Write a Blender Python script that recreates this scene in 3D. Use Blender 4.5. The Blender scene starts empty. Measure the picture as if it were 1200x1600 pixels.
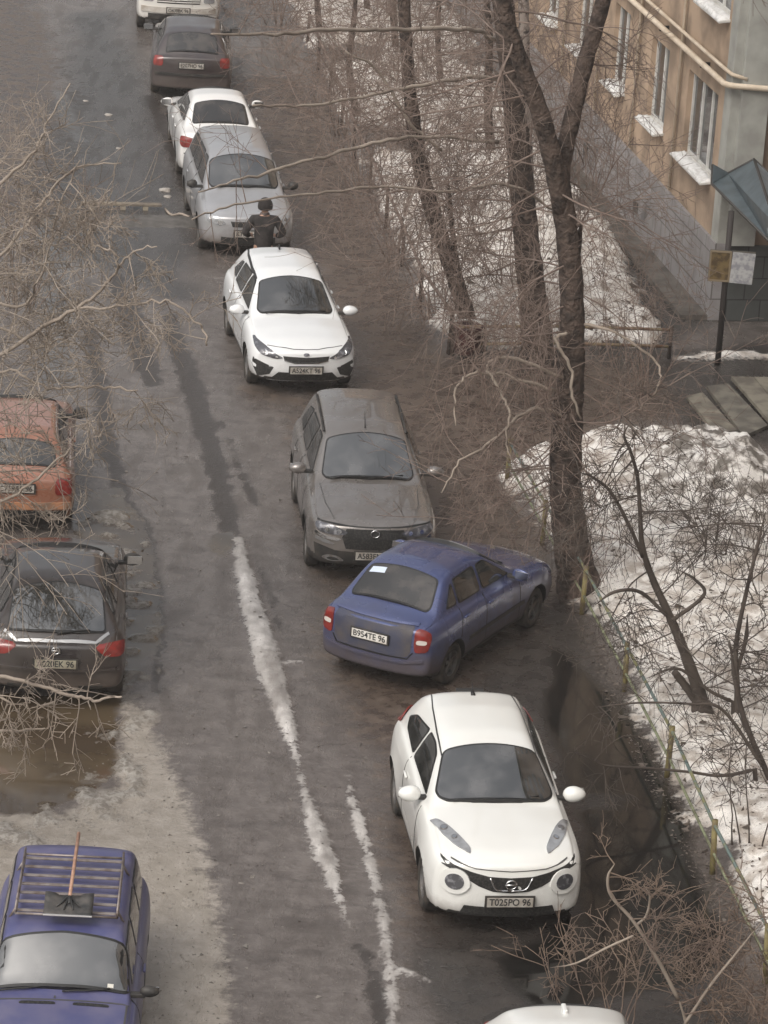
import bpy, bmesh, math, random
import numpy as np
from mathutils import Vector, Matrix, geometry
from mathutils.bvhtree import BVHTree
S = bpy.context.scene
COL = S.collection
R = math.radians

# ------------------------------------------------------------------ camera
FPX, TH, RO, CH = 5500.0, R(19.87), R(3.77), 17.84
cam = bpy.data.cameras.new('camera'); camo = bpy.data.objects.new('camera', cam); COL.objects.link(camo)
cam.sensor_fit = 'VERTICAL'; cam.sensor_height = 24.0; cam.sensor_width = 18.0
cam.lens = 24.0 * FPX / 1600.0
cam.clip_start = 0.5; cam.clip_end = 2000
_f = Vector((0, math.cos(TH), -math.sin(TH))); _u = Vector((0, math.sin(TH), math.cos(TH))); _r = Vector((1, 0, 0))
_X = math.cos(RO) * _r + math.sin(RO) * _u
_Y = -math.sin(RO) * _r + math.cos(RO) * _u
m = Matrix((_X, _Y, -_f)).transposed().to_4x4(); m.translation = (0, 0, CH)
camo.matrix_world = m
S.camera = camo

# ------------------------------------------------------------------ light
SUN_EL, SUN_ROT = R(46), R(215)
w = bpy.data.worlds.new("World"); S.world = w; w.use_nodes = True
nt = w.node_tree; nt.nodes.clear()
sky = nt.nodes.new('ShaderNodeTexSky'); sky.sky_type = 'NISHITA'; sky.sun_disc = False
sky.sun_elevation = SUN_EL; sky.sun_rotation = SUN_ROT; sky.dust_density = 4; sky.air_density = 1.0
hs = nt.nodes.new('ShaderNodeHueSaturation'); hs.inputs['Saturation'].default_value = 0.28
tint = nt.nodes.new('ShaderNodeMix'); tint.data_type = 'RGBA'; tint.blend_type = 'MULTIPLY'; tint.inputs[0].default_value = 1
tint.inputs[7].default_value = (1.0, 0.985, 0.955, 1)
bg = nt.nodes.new('ShaderNodeBackground'); bg.inputs[1].default_value = 0.138
out = nt.nodes.new('ShaderNodeOutputWorld')
nt.links.new(sky.outputs[0], hs.inputs['Color']); nt.links.new(hs.outputs[0], tint.inputs[6])
# overcast sky: brighter overhead than at the horizon
tc_ = nt.nodes.new('ShaderNodeTexCoord'); sp_ = nt.nodes.new('ShaderNodeSeparateXYZ'); mr_ = nt.nodes.new('ShaderNodeMapRange')
mr_.inputs[1].default_value = 0; mr_.inputs[2].default_value = 1; mr_.inputs[3].default_value = .5; mr_.inputs[4].default_value = 1.9
nt.links.new(tc_.outputs['Generated'], sp_.inputs[0]); nt.links.new(sp_.outputs[2], mr_.inputs[0])
ov = nt.nodes.new('ShaderNodeVectorMath'); ov.operation = 'SCALE'; nt.links.new(tint.outputs[2], ov.inputs[0]); nt.links.new(mr_.outputs[0], ov.inputs['Scale'])
nt.links.new(ov.outputs[0], bg.inputs[0]); nt.links.new(bg.outputs[0], out.inputs[0])
sl = bpy.data.lights.new('sun', 'SUN'); sl.energy = 0.5; sl.angle = R(22); sl.color = (1, .93, .84)
so = bpy.data.objects.new('sun', sl); COL.objects.link(so)
sd = Vector((math.sin(SUN_ROT) * math.cos(SUN_EL), math.cos(SUN_ROT) * math.cos(SUN_EL), math.sin(SUN_EL)))
so.rotation_euler = sd.to_track_quat('Z', 'Y').to_euler()
S.view_settings.view_transform = 'Standard'; S.view_settings.look = 'None'
S.view_settings.exposure = 0.22; S.view_settings.gamma = 1
S.render.filter_size = 1.8
S.render.engine = 'CYCLES'; S.cycles.use_denoising = True
S.cycles.max_bounces = 5; S.cycles.diffuse_bounces = 2; S.cycles.glossy_bounces = 3; S.cycles.transparent_max_bounces = 4

# ------------------------------------------------------------------ photo pixel -> world
_c, _s = math.cos(RO), math.sin(RO)
def ray(px, py):
    X = px - 600; Y = py - 800
    u = X * _c + Y * _s; v = -X * _s + Y * _c
    return np.array([u / FPX, math.cos(TH) - v / FPX * math.sin(TH), -math.sin(TH) - v / FPX * math.cos(TH)])
def at(px, py, z=0.0):
    r = ray(px, py); return np.array([0, 0, CH]) + r * ((z - CH) / r[2])
def atY(px, py, Y):
    r = ray(px, py); return np.array([0, 0, CH]) + r * (Y / r[1])

# ------------------------------------------------------------------ numpy noise
_rs = np.random.RandomState(7); _lat = _rs.rand(256, 256)
def vnoise(x, y):
    xi = np.floor(x).astype(int); yi = np.floor(y).astype(int); fx = x - xi; fy = y - yi
    fx = fx * fx * (3 - 2 * fx); fy = fy * fy * (3 - 2 * fy)
    a = _lat[xi % 256, yi % 256]; b = _lat[(xi + 1) % 256, yi % 256]; c = _lat[xi % 256, (yi + 1) % 256]; d = _lat[(xi + 1) % 256, (yi + 1) % 256]
    return (a * (1 - fx) + b * fx) * (1 - fy) + (c * (1 - fx) + d * fx) * fy
def fbm(x, y, o=4):
    t = 0; a = .5; n = 0
    for i in range(o):
        t = t + a * vnoise(x * 2 ** i + 17 * i, y * 2 ** i + 31 * i); n += a; a *= .5
    return t / n
def sstep(a, b, x):
    t = np.clip((x - a) / (b - a), 0, 1); return t * t * (3 - 2 * t)

# ------------------------------------------------------------------ materials
def mat(name, color, rough=.6, metal=0., noise=None, spec=.5, coat=0., bump=None, ior=None, tex='Object'):
    """noise = (scale, colour2, contrast lo, hi)   bump = (scale, strength, distance)"""
    M = bpy.data.materials.new(name); M.use_nodes = True; t = M.node_tree; P = t.nodes['Principled BSDF']
    P.inputs['Base Color'].default_value = (*color, 1); P.inputs['Roughness'].default_value = rough
    P.inputs['Metallic'].default_value = metal; P.inputs['Specular IOR Level'].default_value = spec
    P.inputs['Coat Weight'].default_value = coat; P.inputs['Coat Roughness'].default_value = .04
    if ior: P.inputs['IOR'].default_value = ior
    tc = t.nodes.new('ShaderNodeTexCoord')
    if noise:
        n = t.nodes.new('ShaderNodeTexNoise'); n.inputs['Scale'].default_value = noise[0]; n.inputs['Detail'].default_value = 6
        t.links.new(tc.outputs[tex], n.inputs['Vector'])
        mr = t.nodes.new('ShaderNodeMapRange'); mr.inputs[1].default_value = noise[2]; mr.inputs[2].default_value = noise[3]
        t.links.new(n.outputs[0], mr.inputs[0])
        mx = t.nodes.new('ShaderNodeMix'); mx.data_type = 'RGBA'; mx.inputs[6].default_value = (*color, 1); mx.inputs[7].default_value = (*noise[1], 1)
        t.links.new(mr.outputs[0], mx.inputs[0]); t.links.new(mx.outputs[2], P.inputs['Base Color'])
    if bump:
        n2 = t.nodes.new('ShaderNodeTexNoise'); n2.inputs['Scale'].default_value = bump[0]; n2.inputs['Detail'].default_value = 5
        t.links.new(tc.outputs[tex], n2.inputs['Vector'])
        b = t.nodes.new('ShaderNodeBump'); b.inputs['Strength'].default_value = bump[1]; b.inputs['Distance'].default_value = bump[2]
        t.links.new(n2.outputs[0], b.inputs['Height']); t.links.new(b.outputs[0], P.inputs['Normal'])
    return M

def paint(name, color, metal=0., rough=.28, dirt=(.13, .10, .08), dz=.55, dust=.12, coat=1.):
    """car paint with road dirt thrown up from below and a thin uneven dust film"""
    M = mat(name, color, rough, metal, coat=coat); t = M.node_tree; P = t.nodes['Principled BSDF']; N = t.nodes; Lk = t.links
    tc = N['Texture Coordinate']
    sx = N.new('ShaderNodeSeparateXYZ'); Lk.new(tc.outputs['Object'], sx.inputs[0])
    n = N.new('ShaderNodeTexNoise'); n.inputs['Scale'].default_value = 5; n.inputs['Detail'].default_value = 7; Lk.new(tc.outputs['Object'], n.inputs['Vector'])
    a = N.new('ShaderNodeMath'); a.operation = 'MULTIPLY_ADD'; a.inputs[1].default_value = .5; Lk.new(n.outputs[0], a.inputs[0]); Lk.new(sx.outputs[2], a.inputs[2])
    mr = N.new('ShaderNodeMapRange'); mr.inputs[1].default_value = dz + .42; mr.inputs[2].default_value = dz + .02; mr.inputs[3].default_value = 0; mr.inputs[4].default_value = .85
    Lk.new(a.outputs[0], mr.inputs[0])
    n2 = N.new('ShaderNodeTexNoise'); n2.inputs['Scale'].default_value = 2.3; n2.inputs['Detail'].default_value = 8; Lk.new(tc.outputs['Object'], n2.inputs['Vector'])
    m2 = N.new('ShaderNodeMapRange'); m2.inputs[1].default_value = .4; m2.inputs[2].default_value = .7; m2.inputs[4].default_value = dust; Lk.new(n2.outputs[0], m2.inputs[0])
    mx0 = N.new('ShaderNodeMath'); mx0.operation = 'MAXIMUM'; Lk.new(mr.outputs[0], mx0.inputs[0]); Lk.new(m2.outputs[0], mx0.inputs[1])
    mx = N.new('ShaderNodeMix'); mx.data_type = 'RGBA'; mx.inputs[6].default_value = (*color, 1); mx.inputs[7].default_value = (*dirt, 1)
    Lk.new(mx0.outputs[0], mx.inputs[0]); Lk.new(mx.outputs[2], P.inputs['Base Color'])
    r = N.new('ShaderNodeMapRange'); r.inputs[3].default_value = rough; r.inputs[4].default_value = .8; Lk.new(mx0.outputs[0], r.inputs[0]); Lk.new(r.outputs[0], P.inputs['Roughness'])
    c = N.new('ShaderNodeMapRange'); c.inputs[3].default_value = coat; c.inputs[4].default_value = 0; Lk.new(mx0.outputs[0], c.inputs[0]); Lk.new(c.outputs[0], P.inputs['Coat Weight'])
    return M

M_GLASS = mat('car glass', (.02, .021, .02), .03, noise=(2.6, (.085, .083, .08), .45, .7), ior=2.35)
M_GLASSR = mat('dim rear glass', (.016, .015, .014), .04, noise=(2.6, (.07, .06, .052), .45, .7), ior=1.75)  # darker copy of the car glass, standing for a weaker sky reflection
M_SEAL = mat('rubber seal', (.01, .01, .01), .5)
M_PLASTIC = mat('dark plastic', (.022, .021, .02), .55, noise=(6, (.07, .06, .05), .45, .75))
M_TYRE = mat('tyre rubber', (.02, .019, .018), .8, noise=(8, (.08, .065, .05), .4, .7))
M_RIM = mat('alloy', (.35, .35, .35), .4, metal=.7, noise=(8, (.15, .12, .1), .4, .7))
M_STEELRIM = mat('steel rim', (.13, .13, .13), .5, metal=.4, noise=(8, (.12, .1, .08), .4, .7))
M_CHROME = mat('chrome', (.6, .6, .6), .15, metal=1)
M_LAMP = mat('headlamp lens', (.40, .41, .42), .12, metal=.3, noise=(6, (.22, .22, .23), .4, .7), coat=.5)
M_GAP = mat('panel gap', (.07, .068, .065), .6)
M_LAMPD = mat('smoked headlamp lens', (.10, .10, .11), .08, metal=.3, noise=(14, (.3, .3, .32), .5, .65), coat=.5)
M_RED = mat('red lamp', (.25, .028, .022), .15, noise=(10, (.13, .022, .018), .4, .7), coat=.5)
M_CLEAR = mat('clear lamp', (.65, .6, .55), .15, coat=.5)
M_GRILLE = mat('grille', (.012, .012, .012), .5, noise=(40, (.04, .038, .035), .45, .6))
M_PLATE = mat('number plate', (.5, .48, .44), .4, noise=(9, (.25, .21, .17), .35, .75))
M_PTEXT = mat('plate lettering', (.03, .03, .03), .5)
M_RAIL = mat('roof channel', (.02, .02, .02), .4)

# ------------------------------------------------------------------ object helpers
def tag(o, label=None, cat=None, group=None, kind=None):
    if label: o['label'] = label
    if cat: o['category'] = cat
    if group: o['group'] = group
    if kind: o['kind'] = kind
    return o
def empty(name, loc=(0, 0, 0), rz=0.):
    o = bpy.data.objects.new(name, None); COL.objects.link(o); o.location = loc; o.rotation_euler = (0, 0, rz); o.empty_display_size = .3
    return o
def meshobj(name, verts, faces, mats, parent=None, smooth=False, fm=None):
    me = bpy.data.meshes.new(name)
    verts = np.asarray(verts, dtype=np.float32).reshape(-1, 3)
    me.from_pydata(verts.tolist(), [], faces)
    if not isinstance(mats, (list, tuple)): mats = [mats]
    for q in mats: me.materials.append(q)
    if fm is not None: me.polygons.foreach_set('material_index', np.asarray(fm, dtype=np.int32))
    if smooth: me.polygons.foreach_set('use_smooth', np.ones(len(me.polygons), dtype=bool))
    me.update()
    o = bpy.data.objects.new(name, me); COL.objects.link(o)
    if parent: o.parent = parent
    return o
def bmobj(name, bm, mats, parent=None, smooth=False):
    me = bpy.data.meshes.new(name); bm.normal_update(); bm.to_mesh(me); bm.free()
    if not isinstance(mats, (list, tuple)): mats = [mats]
    for q in mats: me.materials.append(q)
    if smooth:
        for p in me.polygons: p.use_smooth = True
    o = bpy.data.objects.new(name, me); COL.objects.link(o)
    if parent: o.parent = parent
    return o
def box(bm, c, s, rot=None, bev=0., mi=0):
    r = bmesh.ops.create_cube(bm, size=1)
    vs = r['verts']
    bmesh.ops.scale(bm, vec=s, verts=vs)
    if bev:
        es = list({e for v in vs for e in v.link_edges}); rr = bmesh.ops.bevel(bm, geom=es, offset=bev, segments=2, affect='EDGES', profile=.5)
        vs = list({v for f in rr['faces'] for v in f.verts} | {v for v in vs if v.is_valid})
    if rot is not None: bmesh.ops.rotate(bm, cent=(0, 0, 0), matrix=rot, verts=vs)
    bmesh.ops.translate(bm, vec=c, verts=vs)
    for f in {f for v in vs for f in v.link_faces}: f.material_index = mi
    return vs
class Tubes:
    def __init__(s): s.v = []; s.f = []; s.n = 0
    def add(s, pts, rad, sides=4, cap=True):
        P = np.asarray(pts, float); n = len(P); rad = np.broadcast_to(np.asarray(rad, float), (n,))
        T = np.gradient(P, axis=0); T /= np.linalg.norm(T, axis=1)[:, None] + 1e-9
        ref = np.array([.37, .21, .91]) if abs(T[:, 2].mean()) < .8 else np.array([.9, .3, .1])
        N = np.cross(T, ref); N /= np.linalg.norm(N, axis=1)[:, None] + 1e-9; B = np.cross(T, N)
        a = np.arange(sides) * 2 * np.pi / sides
        V = P[:, None, :] + rad[:, None, None] * (np.cos(a)[None, :, None] * N[:, None, :] + np.sin(a)[None, :, None] * B[:, None, :])
        s.v.append(V.reshape(-1, 3)); o = s.n
        for i in range(n - 1):
            for k in range(sides):
                k2 = (k + 1) % sides
                s.f.append((o + i * sides + k, o + i * sides + k2, o + (i + 1) * sides + k2, o + (i + 1) * sides + k))
        if cap and sides > 3:
            s.f.append(tuple(o + k for k in range(sides))[::-1]); s.f.append(tuple(o + (n - 1) * sides + k for k in range(sides)))
        s.n += n * sides
    def build(s, name, mats, parent=None, smooth=True):
        return meshobj(name, np.concatenate(s.v), s.f, mats, parent, smooth)
def spline(pts, n):
    """Catmull-Rom through rows of pts (any dimension)"""
    P = np.asarray(pts, float); P = np.vstack([2 * P[0] - P[1], P, 2 * P[-1] - P[-2]])
    k = len(P) - 3; out = []
    for t in np.linspace(0, k - 1e-6, n):
        i = int(t); f = t - i; a, b, c, d = P[i:i + 4]
        out.append(.5 * ((2 * b) + (-a + c) * f + (2 * a - 5 * b + 4 * c - d) * f * f + (-a + 3 * b - 3 * c + d) * f ** 3))
    return np.array(out)
# ------------------------------------------------------------------ ground: road and snowy yard, one sheet split along the yard edge
def P2(L): return np.array([at(*q)[:2] for q in L])
def sdf_poly(X, Y, P):
    d = np.full(X.shape, 1e9); ins = np.zeros(X.shape, bool); n = len(P)
    for i in range(n):
        a, b = P[i], P[(i + 1) % n]; e = b - a
        t = np.clip(((X - a[0]) * e[0] + (Y - a[1]) * e[1]) / (e @ e + 1e-12), 0, 1)
        d = np.minimum(d, np.hypot(X - a[0] - t * e[0], Y - a[1] - t * e[1]))
        c1 = (a[1] > Y) != (b[1] > Y)
        with np.errstate(divide='ignore', invalid='ignore'): xx = (b[0] - a[0]) * (Y - a[1]) / (b[1] - a[1]) + a[0]
        ins ^= c1 & (X < xx)
    return np.where(ins, d, -d)
def sdf_line(X, Y, L):
    """L = [(px,py,halfwidth m)]"""
    P = P2([(a, b) for a, b, _ in L]); Wd = np.array([q[2] for q in L]); best = np.full(X.shape, -1e9)
    for i in range(len(P) - 1):
        a, b = P[i], P[i + 1]; e = b - a
        t = np.clip(((X - a[0]) * e[0] + (Y - a[1]) * e[1]) / (e @ e + 1e-12), 0, 1)
        best = np.maximum(best, Wd[i] * (1 - t) + Wd[i + 1] * t - np.hypot(X - a[0] - t * e[0], Y - a[1] - t * e[1]))
    return best
LOT1 = P2([(778, 742), (812, 718), (848, 706), (868, 712), (915, 690), (1010, 698), (1060, 722), (1200, 766), (1330, 800), (1420, 1300), (1420, 1700), (1330, 1720), (1200, 1475), (1150, 1400), (1086, 1290), (1020, 1165), (960, 1040), (905, 945), (865, 885), (842, 820), (805, 775)])
LOT2 = P2([(430, 0), (470, 60), (510, 140), (545, 230), (600, 350), (655, 480), (672, 530), (700, 552), (800, 548), (1042, 548), (1030, 500), (1000, 430), (955, 350), (905, 285), (850, 220), (800, 150), (760, 60), (740, -40), (430, -60)])
def mx3(*a): return np.maximum.reduce(a)
def masks(X, Y):
    M = {}
    M['yard'] = np.maximum(sdf_poly(X, Y, LOT1), sdf_poly(X, Y, LOT2))
    n = fbm(X * 1.3 + 9, Y * .9, 4); n2 = fbm(X * 5, Y * 4 + 3, 3)
    bare2 = (fbm(X * .55 + 40, Y * .25 + 2, 3) - .53) * 6
    l2 = sdf_poly(X, Y, LOT2)
    edge1 = sdf_poly(X, Y, P2([(905, 945), (960, 1040), (1020, 1165), (1086, 1290), (1150, 1400), (1200, 1475), (1240, 1530), (1150, 1480), (1040, 1300), (960, 1150), (900, 1010)]))
    M['snow'] = np.where(l2 > 0, np.minimum(l2 - .15, .55 - bare2 * .55), sdf_poly(X, Y, LOT1) - .12) + (n - .5) * .8 + (n2 - .5) * .45
    small = sdf_line(X, Y, [(1066, 560, .06), (1110, 557, .18), (1160, 555, .2), (1200, 556, .15)]) + (n2 - .5) * .25
    M['snow'] = np.maximum(M['snow'], small)
    M['ice'] = np.maximum(np.maximum(sdf_line(X, Y, [(372, 842, .05), (380, 890, .10), (397, 960, .145), (418, 1030, .14), (440, 1110, .11), (456, 1160, .07), (466, 1200, .02), (478, 1245, .05), (492, 1290, .10), (512, 1350, .10), (530, 1400, .05), (545, 1450, -.03)]),
                          sdf_line(X, Y, [(540, 1210, .02), (552, 1260, .05), (574, 1330, .045), (586, 1390, .05), (600, 1440, .055), (606, 1500, .035), (615, 1600, .03)]) + (n2 - .55) * .10),
                          sdf_line(X, Y, [(606, 1510, .02), (640, 1522, .035), (664, 1532, .01)])) + (n - .5) * .12
    rim = sdf_poly(X, Y, P2([(-60, 1275), (50, 1275), (140, 1238), (180, 1205), (188, 1090), (225, 1120), (238, 1180), (225, 1230), (180, 1260), (130, 1300), (90, 1340), (-60, 1335)]))
    spl = sdf_line(X, Y, [(400, 1062, .03), (440, 1035, .04), (480, 1034, .03)]) - .01
    M['ice'] = np.maximum(M['ice'], spl)
    M['slush'] = np.maximum(rim * .6 - .12 + (n2 - .52) * 1.1, sdf_poly(X, Y, P2([(125, 800), (190, 790), (235, 900), (235, 1060), (190, 1080), (165, 930)])) * .5 - .22 + (n2 - .5) * 1.5)
    M['brownpud'] = np.maximum(sdf_poly(X, Y, P2([(-80, 1085), (188, 1085), (182, 1205), (145, 1238), (60, 1272), (-80, 1280)])) + (n2 - .5) * .25,
                               sdf_poly(X, Y, P2([(112, 775), (185, 762), (222, 810), (243, 870), (248, 930), (252, 1010), (190, 1085), (180, 1000), (150, 880), (112, 840)])) + (n2 - .5) * .25)
    M['brownpud'] = np.maximum(M['brownpud'], sdf_poly(X, Y, P2([(330, 835), (365, 828), (368, 850), (350, 872), (325, 860)])) + (n2 - .5) * .1)
    M['blackpud'] = np.maximum(sdf_poly(X, Y, P2([(860, 1010), (905, 1030), (970, 1110), (1028, 1200), (1060, 1270), (1088, 1350), (1120, 1410), (1145, 1490), (1090, 1540), (960, 1560), (840, 1580), (780, 1500), (905, 1430), (900, 1290), (890, 1265), (960, 1262), (985, 1245), (900, 1235), (860, 1160)])), -9) + (n - .5) * .35
    ruts = [[(148, 600, .05), (170, 690, .09), (190, 770, .12), (225, 830, .13), (242, 900, .10), (250, 1000, .08), (245, 1080, .05)], [(398, 870, .02), (420, 920, .04), (440, 990, .03)], [(262, 492, .12), (285, 560, .19), (308, 630, .19), (330, 700, .18), (348, 770, .16), (358, 830, .14)], [(560, 1480, .05), (590, 1540, .10), (600, 1620, .12)],
            [(140, 500, .10), (152, 580, .14), (168, 690, .14), (185, 760, .12), (215, 830, .1)],
            [(180, 430, .12), (205, 500, .22), (225, 560, .22), (240, 600, .14)],
            [(345, 660, .02), (375, 730, .05), (400, 790, .05)],
            [(300, 300, .12), (265, 225, .1), (235, 150, .1)]]
    M['wet'] = np.maximum.reduce([sdf_line(X, Y, r) for r in ruts]) + (n2 - .5) * .2
    lightzone = sdf_poly(X, Y, P2([(190, 1085), (235, 1120), (262, 1190), (305, 1290), (335, 1400), (352, 1500), (362, 1640), (-200, 1640), (-200, 1270), (100, 1270), (180, 1230)]))
    M['light'] = lightzone + (n2 - .5) * .2
    M['mud'] = mx3(sdf_poly(X, Y, P2([(-100, -20), (50, -20), (105, 130), (130, 260), (60, 345), (-100, 345)])), sdf_poly(X, Y, P2([(395, 610), (470, 640), (500, 800), (530, 1010), (560, 1130), (600, 1290), (660, 1460), (700, 1640), (1300, 1640), (1150, 1430), (1000, 1180), (880, 930), (790, 760), (850, 690), (1050, 640), (1060, 560), (700, 560), (640, 480), (560, 300), (480, 120), (330, 120), (420, 250), (470, 400), (560, 560), (480, 620)]))) + (n - .5) * 1.0
    M['dark'] = mx3(sdf_poly(X, Y, P2([(1045, 545), (1210, 540), (1300, 560), (1300, 700), (1200, 700), (1075, 665), (1040, 600), (905, 560), (980, 300), (1110, 505)])), sdf_poly(X, Y, P2([(60, 342), (300, 340), (300, 470), (270, 470), (60, 380)])) * .6, sdf_poly(X, Y, P2([(740, 1080), (800, 1000), (880, 940), (915, 960), (975, 1090), (1040, 1210), (1090, 1330), (1150, 1440), (1180, 1640), (700, 1640), (660, 1500), (690, 1440), (900, 1420), (900, 1280), (840, 1180)])) * .8, sdf_poly(X, Y, P2([(60, 345), (300, 345), (262, 200), (230, 100), (170, 20), (110, 20), (100, 140), (60, 250)])) * .5) + (n - .5) * .5  # third area also paints the shadow in front of the white crossover's bumper
    M['patch'] = np.maximum(sdf_poly(X, Y, P2([(80, 135), (105, 150), (128, 210), (140, 222), (120, 222), (95, 190)])), sdf_poly(X, Y, P2([(60, 350), (110, 400), (120, 600), (60, 600)])))
    return M
def ground():
    def axis(lo, hi, st, far):
        a = list(np.arange(lo, hi, st)); k = st; x = a[-1]
        while x < far[1]: k *= 1.35; x += k; a.append(x)
        k = st; x = a[0]; b = []
        while x > far[0]: k *= 1.35; x -= k; b.append(x)
        return np.array(b[::-1] + a)
    ax = axis(-11, 10, .065, (-300, 300)); ay = axis(30, 62, .07, (-150, 62.05)); ay = ay[ay < 61.9]
    ay2 = axis(61.95, 98, .13, (61, 600)); ay = np.concatenate([ay, ay2[ay2 > 61.93]])
    X, Y = np.meshgrid(ax, ay); M = masks(X, Y)
    near = (X > -14) & (X < 14) & (Y > 24) & (Y < 110)
    Z = np.zeros_like(X)
    yd = sstep(-.05, .35, M['yard'])
    nb = fbm(X * 2.2, Y * 2.2, 5); nf = fbm(X * 7 + 3, Y * 7, 4)
    Z += yd * .10 + sstep(-.1, .5, M['snow']) * (nb * .24 + nf * .12) * (M['yard'] > -2)
    # dirty snow heap by the steps
    hc = at(1125, 800)[:2]; hh = np.exp(-(((X - hc[0]) / 1.15) ** 2 + ((Y - hc[1] - .3) / 2.2) ** 2))
    hc2 = at(960, 735)[:2]; hh2 = np.exp(-(((X - hc2[0]) / .7) ** 2 + ((Y - hc2[1]) / 1.0) ** 2))
    hf = sstep(-.1, .5, M['yard'])
    Z += hf * (hh * .8 * (.6 + .9 * fbm(X * 1.8 + 5, Y * 1.8, 5)) + hh2 * .25)
    Z += sstep(-.03, .12, M['ice']) * (.03 + .05 * nf) + sstep(0, .15, M['slush']) * (.02 + .05 * nf)
    Z -= sstep(-.05, .15, M['wet']) * .012
    Z += (fbm(X * .8, Y * .8, 3) - .5) * .012 * (M['brownpud'] < -.3) * (M['blackpud'] < -.3)
    ny, nx = X.shape
    M['heap'] = hf * hh; 
    V = np.stack([X, Y, Z], -1).reshape(-1, 3)
    idx = np.arange(nx * ny).reshape(ny, nx); a = idx[:-1, :-1].ravel(); b = idx[:-1, 1:].ravel(); c = idx[1:, 1:].ravel(); d = idx[1:, :-1].ravel()
    quads = np.stack([a, b, c, d], 1)
    yc = (M['yard'].ravel()[quads].mean(1)) > 0
    for name, sel, kind in (('road', ~yc, 'r'), ('snowy_ground', yc, 's')):
        q = quads[sel]; used, inv = np.unique(q.ravel(), return_inverse=True); q = inv.reshape(-1, 4)
        me = bpy.data.meshes.new(name); me.vertices.add(len(used)); me.vertices.foreach_set('co', V[used].astype(np.float32).ravel())
        me.loops.add(len(q) * 4); me.polygons.add(len(q)); me.loops.foreach_set('vertex_index', q.ravel().astype(np.int32))
        me.polygons.foreach_set('loop_start', np.arange(0, len(q) * 4, 4, dtype=np.int32)); me.polygons.foreach_set('loop_total', np.full(len(q), 4, dtype=np.int32))
        me.update(calc_edges=True); me.polygons.foreach_set('use_smooth', np.ones(len(q), bool))
        for k in ('snow', 'ice', 'slush', 'brownpud', 'blackpud', 'wet', 'light', 'mud', 'dark', 'patch', 'heap'):
            at_ = me.attributes.new(k, 'FLOAT', 'POINT'); at_.data.foreach_set('value', np.clip(M[k].ravel()[used], -5, 5).astype(np.float32))
        me.materials.append(M_GROUND); o = bpy.data.objects.new(name, me); COL.objects.link(o); o['kind'] = 'structure'
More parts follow.
